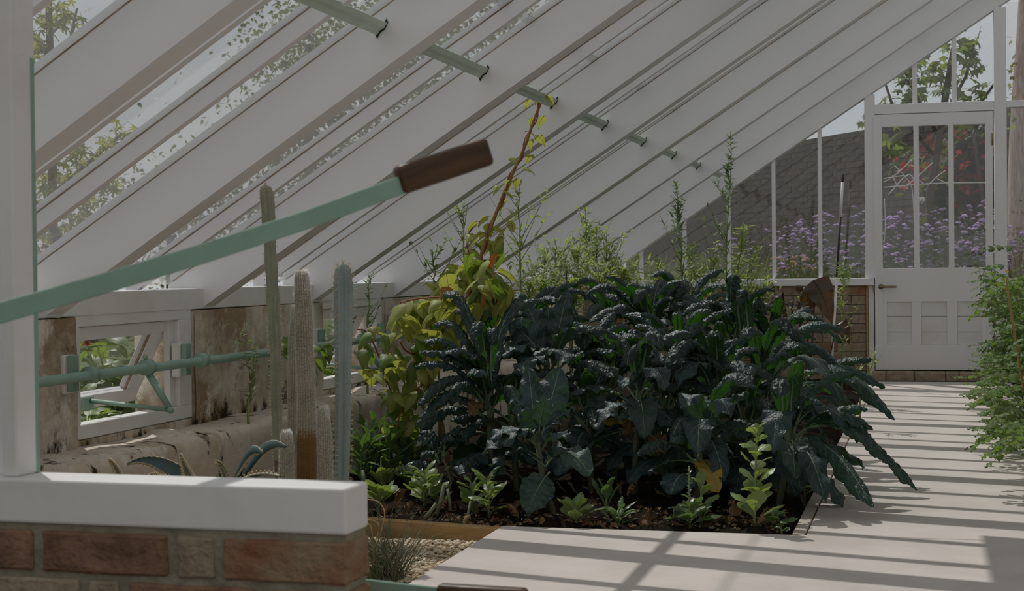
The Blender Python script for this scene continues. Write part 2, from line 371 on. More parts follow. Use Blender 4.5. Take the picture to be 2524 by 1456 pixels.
BRICKS = [mat('worn_red_brick', (0.34, 0.19, 0.12), (0.17, 0.09, 0.06), scale=17, detail=8, rough=0.95, bump=0.9, bscale=70, vary=0.12),
          mat('buff_brick', (0.42, 0.335, 0.25), (0.28, 0.21, 0.15), scale=17, detail=8, rough=0.95, bump=0.9, bscale=70, vary=0.12),
          mat('patchy_brick', (0.33, 0.25, 0.165), (0.27, 0.115, 0.065), scale=9, detail=6, rough=0.95, bump=0.9, bscale=70, vary=0.12)]
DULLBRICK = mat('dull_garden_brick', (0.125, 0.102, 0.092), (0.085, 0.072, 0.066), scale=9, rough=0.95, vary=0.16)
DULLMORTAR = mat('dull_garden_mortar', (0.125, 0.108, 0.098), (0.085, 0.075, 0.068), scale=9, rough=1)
LAWN = mat('rough_outdoor_grass', (0.10, 0.13, 0.035), (0.06, 0.085, 0.02), scale=8, rough=1.0, bump=0.5, bscale=40)

# ================================================================== ground
g = MB()
g.box((-40, -25, -0.35), (40, 60, -0.14)); struct('ground', g, LAWN)
g = MB(); n_, m_ = 60, 24                                           # raised garden outside the left wall
X = np.linspace(-14, -2.98, m_); Y = np.linspace(-6, 30, n_)
V = np.zeros((n_, m_, 3)); V[..., 0] = X[None]; V[..., 1] = Y[:, None]; V[..., 2] = 0.27 + 0.08 * vnoise(V[..., 0] * 2, V[..., 1] * 2, 3)
g.grid(V); g.box((-14, -6, -0.3), (-2.98, 30, 0.20)); struct('ground_outer', g, LAWN, True)
# the path: slabs are parts of the floor
fl = struct('floor', MB().box((-2.75, -0.25, -0.30), (1.685, 12.85, -0.135)), SOIL)
def slab(a, b, m=CONC, name='paving_slab'):
    part(name, MB().box((a[0], a[1], -0.13), (b[0], b[1], 0.0)), m, fl, bevel=0.003)
slab((-1.44, 2.9), (0.60, 5.405)); slab((-0.35, -0.3), (0.60, 2.895))
slab((-0.444, 5.412), (-0.402, 12.69), CONC2, 'kerb_strip')
slab((-0.396, 5.412), (0.60, 12.69))
# kale bed soil
n_, m_ = 130, 56
X = np.linspace(-2.5, -0.447, m_); Y = np.linspace(5.41, 12.7, n_); V = np.zeros((n_, m_, 3)); V[..., 0] = X[None]; V[..., 1] = Y[:, None]
V[..., 2] = -0.045 + 0.05 * vnoise(V[..., 0] * 9, V[..., 1] * 9, 1) + 0.03 * vnoise(V[..., 0] * 24, V[..., 1] * 24, 2)
fe = np.where(X < -1.42, 5.41 - 0.262 * (X + 1.44) + 0.05, 5.41); V[..., 1] = fe[None] + (V[..., 1] - 5.41) * (12.7 - fe[None]) / 7.29
V[:, -1, 2] -= 0.06; V[0, :, 2] -= 0.03
soil = MB(); soil.grid(V); obj('soil', soil.mesh('soil', SOIL), label='dark crumbly soil filling the kale bed', cat='soil', kind='stuff')
X = np.linspace(0.605, 1.685, 16); Y = np.linspace(5.0, 12.7, 50); V = np.zeros((50, 16, 3)); V[..., 0] = X[None]; V[..., 1] = Y[:, None]
V[..., 2] = -0.02 + 0.04 * vnoise(V[..., 0] * 11, V[..., 1] * 11, 4); soil = MB(); soil.grid(V)
obj('soil', soil.mesh('soil', SOIL), label='strip of soil under the tomato plants beside the path', cat='soil', kind='stuff')
def soil_z(x, y): return -0.045 + 0.05 * float(vnoise(np.array([x * 9.0]), np.array([y * 9.0]), 1)[0]) + 0.015

# gravel bed: base sheet and pebbles
gr = MB(); n_, m_ = 40, 30
X = np.linspace(-2.5, -1.445, m_); Y = np.linspace(2.42, 5.40, n_); V = np.zeros((n_, m_, 3)); V[..., 0] = X[None]; V[..., 1] = Y[:, None]
V[..., 2] = -0.060 + 0.018 * vnoise(V[..., 0] * 8, V[..., 1] * 8, 9); gr.grid(V)
peb = MB()
ico = bmesh.new(); bmesh.ops.create_icosphere(ico, subdivisions=1, radius=1.0); ICOV = np.array([v.co[:] for v in ico.verts]); ICOF = [[v.index for v in f.verts] for f in ico.faces]; ico.free()
for k in range(3600):
    x = random.uniform(-2.05, -1.452); y = random.uniform(3.9, 5.36)
    r = random.uniform(0.0045, 0.0095); s3 = np.array((random.uniform(.9, 1.6), random.uniform(.8, 1.3), random.uniform(.5, .8))) * r
    a = random.uniform(0, PI); ca, sa = math.cos(a), math.sin(a); v = ICOV * s3
    v = np.stack([v[:, 0] * ca - v[:, 1] * sa, v[:, 0] * sa + v[:, 1] * ca, v[:, 2]], 1)
    z = -0.060 + 0.018 * float(vnoise(np.array([x * 8]), np.array([y * 8]), 9)[0]) + random.uniform(0.0, 0.008)
    peb.add(v + np.array((x, y, z)), ICOF)
go = obj('gravel', gr.mesh('gravel', GRAVELBASE), label='tan pea gravel covering the cactus bed', cat='gravel', kind='stuff')
obj('pebbles', peb.mesh('pebbles', PEBBLE), go, kind='stuff')

# ================================================================== left wall
lw = struct('wall_left')
def wall_piece(a, b, name='plaster_pier', nY=14, nZ=12, amp=0.010):
    """rough plastered block: room face displaced"""
    mb = MB(); Y = np.linspace(a[1], b[1], nY); Z = np.linspace(a[2], b[2], nZ); V = np.zeros((nZ, nY, 3)); V[..., 1] = Y[None]; V[..., 2] = Z[:, None]
    V[..., 0] = b[0] + amp * (vnoise(V[..., 1] * 7, V[..., 2] * 7, 11) - 0.5) + 0.4 * amp * (vnoise(V[..., 1] * 25, V[..., 2] * 25, 12) - 0.5)
    mb.grid(V); mb.box(a, (b[0] - amp, b[1], b[2])); part(name, mb, PLASTER, lw, True)
wall_piece((-2.96, -3.0, -0.2), (-2.705, 4.765, 0.748), nY=60)
wall_piece((-2.96, 5.645, -0.2), (-2.705, 6.985, 0.748), nY=24)
wall_piece((-2.96, 7.875, -0.2), (-2.705, 12.95, 0.748), nY=60)
for a, b in ((4.765, 5.645), (6.985, 7.875)): wall_piece((-2.96, a, -0.2), (-2.712, b, 0.340), 'plaster_under_window', 12, 8, 0.004)
# the ledge (bench) along the wall foot
mb = MB(); nY, nS = 150, 14; Y = np.linspace(-2.5, 12.8, nY); V = np.zeros((nS, nY, 3)); V[..., 1] = Y[None]
prof = [(-2.715, 0.318), (-2.66, 0.318), (-2.60, 0.316), (-2.55, 0.312), (-2.515, 0.303), (-2.502, 0.285)] + [(-2.499, z) for z in np.linspace(0.25, -0.2, 8)]
for i, (px_, pz_) in enumerate(prof): V[i, :, 0] = px_; V[i, :, 2] = pz_
nn = vnoise(V[..., 1] * 6, V[..., 2] * 6 + V[..., 0] * 6, 21) - 0.5; n2 = vnoise(V[..., 1] * 22, V[..., 2] * 22 + V[..., 0] * 22, 22) - 0.5
w_ = np.linspace(0, 1, nS)[:, None]; V[..., 0] += (0.05 * nn + 0.014 * n2) * np.clip(w_ * 2, 0, 1); V[..., 2] += (0.022 * nn + 0.012 * n2) * (w_ < 0.5)
mb.grid(V[:, ::-1]); part('plaster_ledge', mb, LEDGEM, lw, True)
# white eave beam on top of the wall
struct('trim_1', MB().box((-2.86, -3.0, 0.752), (-2.712, 12.86, 0.832)), WHITE_OLD, bevel=0.003)

# ================================================================== glazed roof
MS = 0.645; CL = 2.51                                               # rafters' lower edge: z = CL + MS x
S0 = 1.1485
roof = struct('ceiling')
def raft_mesh():
    mb = MB(); y1 = 0.10
    def pr(pts, a, b): mb.prism([(x, a, z) for x, z in pts], (0, b - a, 0))
    pr([(-2.86, 0.757), (-2.718, 0.757), (1.68, CL + MS * 1.68), (1.68, CL + MS * 1.68 + 0.180), (-2.86, CL - MS * 2.86 + 0.180)], 0, y1)
    pr([(-2.86, CL - MS * 2.86 + 0.186), (1.68, CL + MS * 1.68 + 0.186), (1.68, CL + MS * 1.68 + 0.218), (-2.86, CL - MS * 2.86 + 0.218)], 0.018, 0.082)
    return mb.mesh('rafter', WHITE, False)
def line_mesh(y0, y1, a, b, name, m, x0=-2.84, x1=1.68):
    mb = MB(); mb.prism([(x0, y0, CL + MS * x0 + a), (x1, y0, CL + MS * x1 + a), (x1, y0, CL + MS * x1 + b), (x0, y0, CL + MS * x0 + b)], (0, y1 - y0, 0)); return mb.mesh(name, m, False)
RME = raft_mesh(); PUT = line_mesh(-0.0015, 0.003, 0.1795, 0.1835, 'putty_line', DARKLINE)
def bar_mesh():
    mb = MB()
    for (y0, y1, a, b) in ((0, 0.034, 0.123, 0.180), (0.004, 0.030, 0.186, 0.207)):
        mb.prism([(-2.84, y0, CL - MS * 2.84 + a), (1.68, y0, CL + MS * 1.68 + a), (1.68, y0, CL + MS * 1.68 + b), (-2.84, y0, CL - MS * 2.84 + b)], (0, y1 - y0, 0))
    return mb.mesh('glazing_bar', WHITE, False)
BME = bar_mesh()
def pane_mesh(x0, x1, lift):
    mb = MB(); a = 0.182 + lift
    mb.prism([(x0, 0, CL + MS * x0 + a), (x1, 0, CL + MS * x1 + a), (x1, 0, CL + MS * x1 + a + 0.003), (x0, 0, CL + MS * x0 + a + 0.003)], (0, 0.343, 0)); return mb.mesh('glass_pane', ROOFGLASS, False)
PMS = [pane_mesh(-2.86, -1.38, 0.0), pane_mesh(-1.41, -0.02, 0.0035), pane_mesh(-0.05, 1.68, 0.0)]
for k in range(-1, 10):
    yk = 1.144 + S0 * (k + 0)
    
    r = obj('rafter', RME, roof, (0, yk, 0)); obj('putty_line', PUT, r)
    bay = S0 if k < 9 else 1.36
    for j in (1, 2):
        yb = yk + 0.05 + bay * j / 3.0 - 0.05 + (0.0 if k < 9 else 0.03)
        b = obj('glazing_bar', BME, roof, (0, yb, 0)); obj('putty_line', PUT, b)
    for j in range(3):
        y0 = yk + 0.085 if j == 0 else yk + bay * j / 3.0 + 0.016
        y1 = yk + bay * (j + 1) / 3.0 + (0.016 if j < 2 else 0.016)
        for pm in PMS: obj('glass_pane', pm, roof, (0, y0, 0), None, (1, (y1 - y0) / 0.343, 1))
# long green steel channel threaded through the rafters
mb = MB(); pf = [(-0.019, -0.008), (-0.006, 0.001), (0.008, 0.0035), (0.020, 0.014), (0.0225, 0.011), (0.010, 0.000), (-0.004, -0.0025), (-0.017, -0.0115)]
mb.prism([(-1.578 + u * 0.95 + v * -0.2, 0.2, 1.612 + u * 0.30 + v + 0.001) for u, v in pf], (0, 12.6, 0))
rod = thing('glazing_rail', 'long pale green steel rail threaded through the white rafters under the glass', 'rail', (-1.578, 0.2, 1.612))
part('rail', mb, PALEGREEN, rod, loc=(1.578, -0.2, -1.612))
nm = MB().prism([(u * 0.95 + v * -0.2, 0, u * 0.30 + v) for u, v in [(a * 1.12, b * 1.5 + 0.0035) for a, b in pf[:4]] + [(a * 1.12, b * 1.5 - 0.004) for a, b in pf[4:]]], (0, 0.003, 0)).mesh('notch', mat('dark_notch', (0.03, 0.035, 0.03), rough=0.9), False)
bo = MB().ball((0, 0, 0), 0.005, 6, 4).mesh('bolt', mat('dark_bolt', (0.05, 0.05, 0.045), rough=0.5, metallic=0.5))
for k in range(0, 10):
    obj('notch', nm, rod, (0, 1.144 + S0 * k - 0.0035 - 0.2, 0.001)); obj('bolt', bo, rod, (0.004, 1.144 + S0 * k + 0.766 - 0.2, 0.014))
# closed panel added on the roof, out of frame, to shade the near path
struct('roof_shade_panel', MB().prism([(-0.86, 4.7, CL - MS * 0.86 + 0.235), (1.6, 4.7, CL + MS * 1.6 + 0.235), (1.6, 4.7, CL + MS * 1.6 + 0.27), (-0.86, 4.7, CL - MS * 0.86 + 0.27)], (0, 2.05, 0)), WHITE)
# white back wall to the right of the path
struct('wall_right', MB().box((1.69, -3.0, -0.2), (1.95, 13.0, 3.85)), WHITE_OLD)

# ================================================================== windows of the left wall
def window(name, y0, y1, first):
    w = struct(name); XF = -2.716
    z0, z1 = 0.342, 0.756
    mb = MB(); mb.box((-2.775, y0, z1 - 0.040), (XF, y1, z1)); mb.box((-2.775, y0, z0), (XF, y1, z0 + 0.050))
    mb.box((-2.775, y0, z0 + 0.050), (XF, y0 + 0.028, z1 - 0.040)); mb.box((-2.775, y1 - 0.105, z0 + 0.050), (XF, y1, z1 - 0.040))
    part('window_frame', mb, WHITE_OLD, w, bevel=0.003)
    part('stop_bead', MB().box((-2.76, y1 - 0.145, z0 + 0.050), (-2.735, y1 - 0.105, z1 - 0.040)), WHITE_OLD, w, bevel=0.002)
    # top-hung sash swung outwards
    ya, yb = y0 + 0.032, y1 - 0.118; hz = z1 - 0.046; hx = -2.745; H = 0.335; th = math.radians(27)
    R = Matrix.Rotation(th, 3, 'Y')                                # bottom swings to -x
    o = (hx, 0, hz); t = 0.036
    sm = MB()
    sm.box((-t, ya, -0.050), (0, yb, 0), R=R, o=o); sm.box((-t, ya, -H), (0, yb, -H + 0.055), R=R, o=o)
    sm.box((-t, ya, -H + 0.055), (0, ya + 0.05, -0.050), R=R, o=o); sm.box((-t, yb - 0.105, -H + 0.055), (0, yb, -0.050), R=R, o=o)
    s = part('sash', sm, WHITE, w, bevel=0.003)
    part('pane', MB().box((-t * 0.6, ya + 0.05, -H + 0.055), (-t * 0.5, yb - 0.105, -0.050), R=R, o=o), WALLGLASS, s)
    part('sash_bead', MB().box((-0.012, yb - 0.113, -H + 0.055), (-0.004, yb - 0.105, -0.050), R=R, o=o), DARKLINE, s)
    return R @ Vector((0.004, 0, -H + 0.03)) + Vector(o)
DYW = 2.215
wb1 = window('window_1', 4.776, 5.635, True)
wb2 = window('window_2', 4.776 + DYW, 5.635 + DYW, False)
# sage green window winding gear
gear = thing('winding_gear', 'sage green pipe with brackets and lever arms that works the low windows', 'pipe', (-2.62, 4.3, 0.566))
def gpart(name, mb, m, smooth=True, bevel=0): part(name, mb, m, gear, smooth, bevel, loc=(2.62, -4.3, -0.566))
PX, PZ = -2.62, 0.566
mb = MB(); mb.tube([(PX, 2.6, PZ), (PX, 11.6, PZ - 0.012)], 0.0165, 14); gpart('pipe', mb, GREEN)
for dy in (0, DYW):
    for yb in (4.655, 5.478):
        y = yb + dy
        gpart('bracket_block', MB().box((-2.725, y + 0.005, 0.505), (-2.692, y + 0.075, 0.630)), WHITE_OLD, False, 0.004)
        gpart('bracket_plate', MB().box((-2.692, y + 0.018, 0.510), (-2.672, y + 0.062, 0.628)), GREEN, False, 0.002)
        mb = MB(); mb.tube([(PX, y + 0.02, PZ), (PX, y + 0.062, PZ)], 0.027, 16); mb.tube([(-2.68, y + 0.04, PZ), (PX, y + 0.04, PZ)], 0.012, 8); gpart('collar', mb, GREEN)
    ya = 5.085 + dy; e = Vector((-2.535, ya + 0.005, 0.418))
    mb = MB(); mb.tube([(PX, ya - 0.02, PZ), (PX, ya + 0.02, PZ)], 0.028, 14); mb.ball((PX, ya - 0.01, PZ + 0.036), 0.010, 8, 6); gpart('collar', mb, GREEN)
    mb = MB(); mb.tube([(PX + 0.005, ya, PZ - 0.02), tuple(e)], [0.0135, 0.011], 4, ell=0.45); mb.ball(tuple(e), 0.0125, 8, 6); gpart('lever_arm', mb, GREEN)
    t2 = wb1 if dy == 0 else wb2
    tip = Vector((t2.x + 0.03, ya + 0.02, t2.z + 0.010))
    mb = MB(); mb.tube([tuple(e), tuple(tip)], [0.0095, 0.0105], 4, ell=0.6); gpart('link_arm', mb, GREEN)
    mb = MB(); mb.box((t2.x - 0.006, ya - 0.03, t2.z - 0.024), (t2.x + 0.03, ya + 0.05, t2.z + 0.026)); gpart('sash_lug', mb, GREEN, False, 0.004)

# ================================================================== gable with door
GY = 12.86; GM = 0.655; GC = 0.928 + GM * 2.405                      # gable rafter lower edge z = GC + GM x
gw = struct('wall_back')
def gp(name, a, b, m=WHITE, bevel=0.003): return part(name, MB().box((a[0], GY + a[1], a[2]), (b[0], GY + b[1], b[2])), m, gw, bevel=bevel)
gz = lambda x: GC + GM * x
mb = MB(); mb.prism([(-2.86, GY, gz(-2.86)), (1.69, GY, gz(1.69)), (1.69, GY, gz(1.69) + 0.30), (-2.86, GY, gz(-2.86) + 0.30)], (0, 0.12, 0)); part('gable_rafter', mb, WHITE, gw)
gp('sill_plate', (-2.86, -0.03, 0.737), (-0.405, 0.12, 0.794))
gp('post', (-0.470, 0.005, 0.794), (-0.392, 0.10, gz(-0.470) + 0.03)); gp('post', (-0.448, 0.0, -0.02), (-0.405, 0.10, 0.737), WHITE_OLD)
gp('post', (0.500, -0.004, -0.02), (0.590, 0.11, gz(0.50) + 0.02)); gp('transom', (-0.392, 0.0, 2.066), (0.500, 0.09, 2.141))
gp('rail', (0.590, 0.0, 2.085), (1.69, 0.09, 2.135)); gp('sill_plate', (0.590, -0.02, 0.70), (1.69, 0.10, 0.78))
MX = [-2.244, -1.889, -1.534, -1.177, -0.816]
for x in MX: gp('mullion', (x - 0.014, 0.02, 0.794), (x + 0.014, 0.07, gz(x) + 0.02), bevel=0.002)
for x in (-0.088, 0.207): gp('mullion', (x - 0.018, 0.02, 2.141), (x + 0.018, 0.07, gz(x) + 0.02), bevel=0.002)
for x in (0.95, 1.32):
    gp('mullion', (x - 0.015, 0.02, 0.78), (x + 0.015, 0.07, gz(x)), bevel=0.002)
def gpane(x0, x1, z0, z1=None):
    mb = MB(); top0 = z1 if z1 else gz(x0) + 0.01; top1 = z1 if z1 else gz(x1) + 0.01; y = GY + 0.042
    mb.prism([(x0, y, z0), (x1, y, z0), (x1, y, top1), (x0, y, top0)], (0, 0.004, 0)); part('glass_pane', mb, WALLGLASS, gw)
xs = [-2.60] + MX + [-0.47]
for i in range(len(xs) - 1): gpane(xs[i] + 0.002, xs[i + 1] - 0.002, 0.79)
xs = [-0.392, -0.088, 0.207, 0.50]
for i in range(3): gpane(xs[i] + 0.002, xs[i + 1] - 0.002, 2.14)
xs = [0.59, 0.95, 1.32, 1.69]
for i in range(3): gpane(xs[i] + 0.002, xs[i + 1] - 0.002, 0.78, 2.085); gpane(xs[i] + 0.002, xs[i + 1] - 0.002, 2.135, min(gz(xs[i]), 3.3))
gp('blocking', (-0.466, -0.004, 0.0), (-0.452, 0.06, 0.737), TIMBER)
# dwarf wall of bricks under the sill
gp('mortar_core', (-2.86, 0.012, -0.2), (-0.470, 0.12, 0.737), MORTAR, 0)
bm_ = MB().box((0, 0, 0), (0.213, 0.09, 0.064)).mesh('brick', BRICKS[1], False); bm2 = MB().box((0, 0, 0), (0.213, 0.09, 0.064)).mesh('brick', BRICKS[2], False)
for r in range(10):
    x = -0.472 - (0.107 if r % 2 else 0.213); z = 0.735 - 0.0735 * (r + 1) + 0.004
    if r % 2: obj('brick', bm_, gw, (-0.472 - 0.103, GY + random.uniform(-.003, .004), z), None, (0.48, 1, 1)); x = -0.472 - 0.108 - 0.218
    while x > -2.75: obj('brick', random.choice((bm_, bm_, bm_, bm_, bm2)), gw, (x, GY + random.uniform(-.004, .004), z)); x -= 0.2235
gp('mortar_core', (0.60, 0.012, -0.2), (1.69, 0.12, 0.70), MORTAR, 0)
for r in range(9):
    x = 0.60 - (0.1 if r % 2 else 0)
    while x < 1.66: obj('brick', random.choice((bm_, bm2)), gw, (x, GY + random.uniform(-.004, .004), 0.63 - 0.0735 * r)); x += 0.2235
# brick doorstep
st = struct('trim_3', MB().box((-0.42, 12.735, -0.1), (0.56, 12.86, 0.045)), MORTAR)
for x0, x1 in ((-0.42, -0.318), (-0.314, -0.105), (-0.098, 0.125), (0.130, 0.225), (0.230, 0.44), (0.446, 0.56)):
    part('brick', MB().box((x0, 12.71 + random.uniform(-.004, .004), 0.0), (x1, 12.86, 0.072 + random.uniform(-.003, .003))), BRICKS[1], st, bevel=0.006)
# door: rails, stiles, muntins, three lights, nine boards
dr = struct('door_1'); DY0 = GY - 0.012
def dp(name, a, b, m=WHITE, y0=0.0, y1=0.045, par=None, bevel=0.002): return part(name, MB().box((a[0], DY0 + y0, a[1]), (b[0], DY0 + y1, b[1])), m, par or dr, bevel=bevel)
DX0, DX1 = -0.398, 0.488
dp('stile', (DX0, 0.081), (-0.338, 2.060)); dp('stile', (0.434, 0.081), (DX1, 2.060))
dp('top_rail', (-0.338, 1.964), (0.434, 2.060)); dp('lock_rail', (-0.338, 0.608), (0.434, 0.868)); dp('bottom_rail', (-0.338, 0.081), (0.434, 0.273))
dp('panel_stile', (-0.338, 0.273), (-0.308, 0.608))
for x0, x1 in ((-0.124, -0.050), (0.142, 0.218), (0.400, 0.434)): dp('panel_stile', (x0, 0.273), (x1, 0.608))
for x in (-0.080, 0.180): dp('muntin', (x - 0.020, 0.868), (x + 0.020, 1.964))
for x0, x1 in ((-0.338, -0.100), (-0.060, 0.160), (0.200, 0.434)): dp('glass_pane', (x0, 0.868), (x1, 1.964), WALLGLASS, 0.02, 0.024, bevel=0)
for x0, x1 in ((-0.308, -0.124), (-0.050, 0.142), (0.218, 0.400)):
    for z0, z1 in ((0.273, 0.3705), (0.3735, 0.4925), (0.4955, 0.608)): dp('board', (x0, z0), (x1, z1), WHITE_OLD, 0.011, 0.03)
dp('panel_backing', (-0.31, 0.27), (0.41, 0.61), CRACK, 0.0305, 0.038, bevel=0)
dp('reveal', (DX0 - 0.007, 0.078), (DX0 - 0.001, 2.066), CRACK, 0.02, 0.05, bevel=0); dp('reveal', (DX0, 2.0605), (DX1, 2.066), CRACK, 0.02, 0.05, bevel=0)
dp('reveal', (DX0, 0.072), (DX1, 0.080), CRACK, 0.02, 0.05, bevel=0)
mb = MB(); mb.tube([(-0.352, DY0 - 0.004, 0.727), (-0.352, DY0 + 0.002, 0.727)], 0.020, 16); mb.tube([(-0.352, DY0 - 0.04, 0.727), (-0.352, DY0, 0.727)], 0.009, 10)
mb.tube([(-0.358, DY0 - 0.036, 0.727), (-0.235, DY0 - 0.036, 0.726)], [0.010, 0.008], 8); part('door_handle', mb, BRASS, dr, True)
mb = MB(); mb.tube([(0.486, DY0 - 0.006, 1.80), (0.486, DY0 - 0.006, 1.89)], 0.007, 8); part('hinge', mb, BRASS, dr, True)
mb = MB(); mb.tube([(0.486, DY0 - 0.006, 0.40), (0.486, DY0 - 0.006, 0.49)], 0.007, 8); part('hinge', mb, BRASS, dr, True)
dp('strike', (-0.411, 0.69), (-0.402, 0.76), BRASS, -0.003, 0.01, bevel=0)

# ================================================================== near brick planter wall with painted cap
TH = -0.035; AX = Vector((math.cos(TH), math.sin(TH), 0)); AY = Vector((-math.sin(TH), math.cos(TH), 0))
WO = Vector((-0.857, 2.300, 0)); RZ = Matrix.Rotation(TH, 3, 'Z')
wf = struct('wall_front')
def wlx(px, dy=0.0): # distance along the wall of a picture column, on its front face
    d = ray(px, 1360); nrm = AY; t = (WO.x * nrm.x + WO.y * nrm.y + dy) / (d.x * nrm.x + d.y * nrm.y); return (d.x * t - WO.x) * AX.x + (d.y * t - WO.y) * AX.y
part('mortar_core', MB().box((-1.75, 0.007, -0.12), (-0.004, 0.087, 0.489), R=RZ, o=WO), MORTAR, wf)
def wbrick(x0, x1, z0, z1, m):
    bm = bmesh.new(); bmesh.ops.create_cube(bm, size=1.0)
    for v in bm.verts: v.co = Vector((x0 + (v.co.x + .5) * (x1 - x0), (v.co.y + .5) * 0.0935 - 0.0, z0 + (v.co.z + .5) * (z1 - z0)))
    bmesh.ops.bevel(bm, geom=bm.edges[:], offset=0.004, segments=1, affect='EDGES')
    bmesh.ops.subdivide_edges(bm, edges=bm.edges[:], cuts=5, use_grid_fill=True)
    sd = random.uniform(0, 50)
    for v in bm.verts:
        p = Vector(v.co); k = mnoise.noise(p * 38 + Vector((sd, 0, 0))) * 0.0028 + mnoise.noise(p * 110 + Vector((sd, 3, 0))) * 0.0011
        v.co += v.normal * k
    me = bpy.data.meshes.new('brick'); bm.to_mesh(me); bm.free(); me.materials.append(m)
    o = obj('brick', me, wf, WO, (0, 0, TH)); return o
COURSES = [([-330, -195, -175, -60, -38, 78, 103, 410, 435, 525, 548, 855], 0), ([-420, -120, -98, 190, 215, 287, 312, 625, 657, 860], 1)]
ztop = 0.4775
for c in range(7):
    b = COURSES[c % 2][0]; z1 = ztop - 0.0765 * c; sh = 0 if c < 2 else random.randint(-30, 30)
    for i in range(0, len(b), 2):
        x0 = wlx(b[i] + sh); x1 = wlx(b[i + 1] + (sh if b[i + 1] < 855 else 0))
        if b[i + 1] >= 855: x1 = 0.0 if c % 2 == 0 else 0.004
        m = BRICKS[0] if (c, i) in ((0, 6), (0, 4), (1, 6)) else (BRICKS[1] if (c, i) in ((0, 8), (1, 4), (1, 2)) else BRICKS[2])
        wbrick(x0, x1, z1 - 0.065, z1, m if c < 2 else random.choice(BRICKS))
cap = part('cap', MB().box((-1.75, 0.0, 0.489), (0.0, 0.092, 0.5605), R=RZ, o=WO), WHITE_OLD, wf, bevel=0.005, segs=3)
# post that stands on the cap, with its green painted edge strip and block
def wpt(px, dy, z): # point of the wall frame under a picture column
    x = wlx(px) ; return x
pl, pr_ = wlx(9, 0.02), wlx(46, 0.02)
part('post', MB().box((pl, 0.020, 0.5605), (pr_, 0.086, 1.42), R=RZ, o=WO), WHITE_OLD, wf, bevel=0.003)
part('edge_strip', MB().box((pr_ + 0.001, 0.074, 0.5605), (wlx(57, 0.074), 0.086, 1.250), R=RZ, o=WO), GREEN, wf, bevel=0.001)
part('post_head', MB().box((pr_ - 0.01, 0.035, 1.250), (pr_ + 0.001, 0.086, 1.42), R=RZ, o=WO), WHITE_OLD, wf, bevel=0.002)
part('stop_block', MB().box((pr_ - 0.004, 0.060, 0.697), (wlx(61, 0.06), 0.092, 0.782), R=RZ, o=WO), WHITE_OLD, wf, bevel=0.002)
part('side_panel', MB().box((pl - 0.30, 0.055, 0.5605), (pl, 0.07, 1.42), R=RZ, o=WO), WHITE, wf)

# ---- timber edging plank between gravel and kale bed
a = at(907, 1276, Z=0.0); b = at(1226, 1300, Z=0.0); ang = math.atan2(b.y - a.y, b.x - a.x); Lp = 1.06
pk = thing('edging_plank', 'pale sawn timber plank edging the gravel bed beside the path corner', 'plank', (b.x, b.y, -0.055), (0, 0, ang))
part('board', MB().box((-Lp, -0.0, -0.055), (0.0, 0.045, 0.052)), TIMBER, pk, bevel=0.003)
for a, b in (((-0.19, -0.0006, -0.005), (-0.19, 0.003, -0.005)), ((-0.405, 0.02, 0.0515), (-0.405, 0.02, 0.0525))): part('knot', MB().tube([a, b], 0.005, 10), CRACK, pk)

# ================================================================== hand levers in the foreground
def lever(name, label, pts, hw, ht, hb, he, handle_h):
    """flat green bar through pts, then a wooden grip from hb to he"""
    t = thing(name, label, 'lever', pts[0]); o = Vector(pts[0])
    mb = MB(); P = [Vector(p) - o for p in pts]; N = len(P); vs = []
    for i in range(N):
        d = (P[min(i + 1, N - 1)] - P[max(i - 1, 0)]).normalized(); up = (Vector((0, 0, 1)) - d * d.z).normalized(); sd = d.cross(up)
        for u, v in ((-1, -1), (1, -1), (1, 1), (-1, 1)): vs.append(P[i] + sd * (u * ht) + up * (v * hw))
    fs = [(i * 4 + k, i * 4 + (k + 1) % 4, i * 4 + 4 + (k + 1) % 4, i * 4 + 4 + k) for i in range(N - 1) for k in range(4)] + [(3, 2, 1, 0), tuple(N * 4 - 4 + k for k in range(4))]
    mb.add(vs, fs); part('bar', mb, GREEN, t, bevel=0.0012)
    hb = Vector(hb) - o; he = Vector(he) - o; d = (he - hb).normalized(); up = (Vector((0, 0, 1)) - d * d.z).normalized(); sd = d.cross(up); L = (he - hb).length
    R = Matrix((d, sd, up)).transposed()
    h = part('grip', MB().box((0, -0.013, -handle_h), (L, 0.013, handle_h), R=None), HARDWOOD, t, True, bevel=0.0075, segs=4, loc=hb)
    h.rotation_euler = R.to_euler()
    side = -1 if (R @ Vector((0, -1, 0))).y < 0 else 1
    mb = MB(); mb.tube([(0.028, side * 0.0120, handle_h * 0.36), (0.028, side * 0.0138, handle_h * 0.36)], 0.0045, 14); part('brass_screw', mb, BRASS, h, True)
    mb = MB(); mb.tube([(0.028, side * 0.0136, handle_h * 0.36), (0.028, side * 0.0141, handle_h * 0.36)], 0.0017, 4); part('screw_recess', mb, CRACK, h)
    mb = MB(); cr = [(0.0, -0.25), (0.02, -0.2), (0.045, -0.02), (0.06, 0.0), (0.085, 0.16), (0.11, 0.2)]
    mb.tube([(x, side * 0.0129, z * handle_h) for x, z in cr], [0.0009, 0.0010, 0.0008, 0.0008, 0.0005, 0.0002], 4); part('split', mb, CRACK, h)
    return t
lever('window_lever', 'long sage green lever with dark wooden grip crossing in front of the cacti',
      [at(-330, 858, Y=1.56), at(-150, 812, Y=1.66), at(0, 771, Y=1.735), at(240, 703, Y=1.83), at(500, 625, Y=1.94), at(760, 540, Y=2.055), at(1000, 452, Y=2.15)], 0.0128, 0.003,
      at(981, 446, Y=2.145), at(1204, 372, Y=2.235), 0.0205)
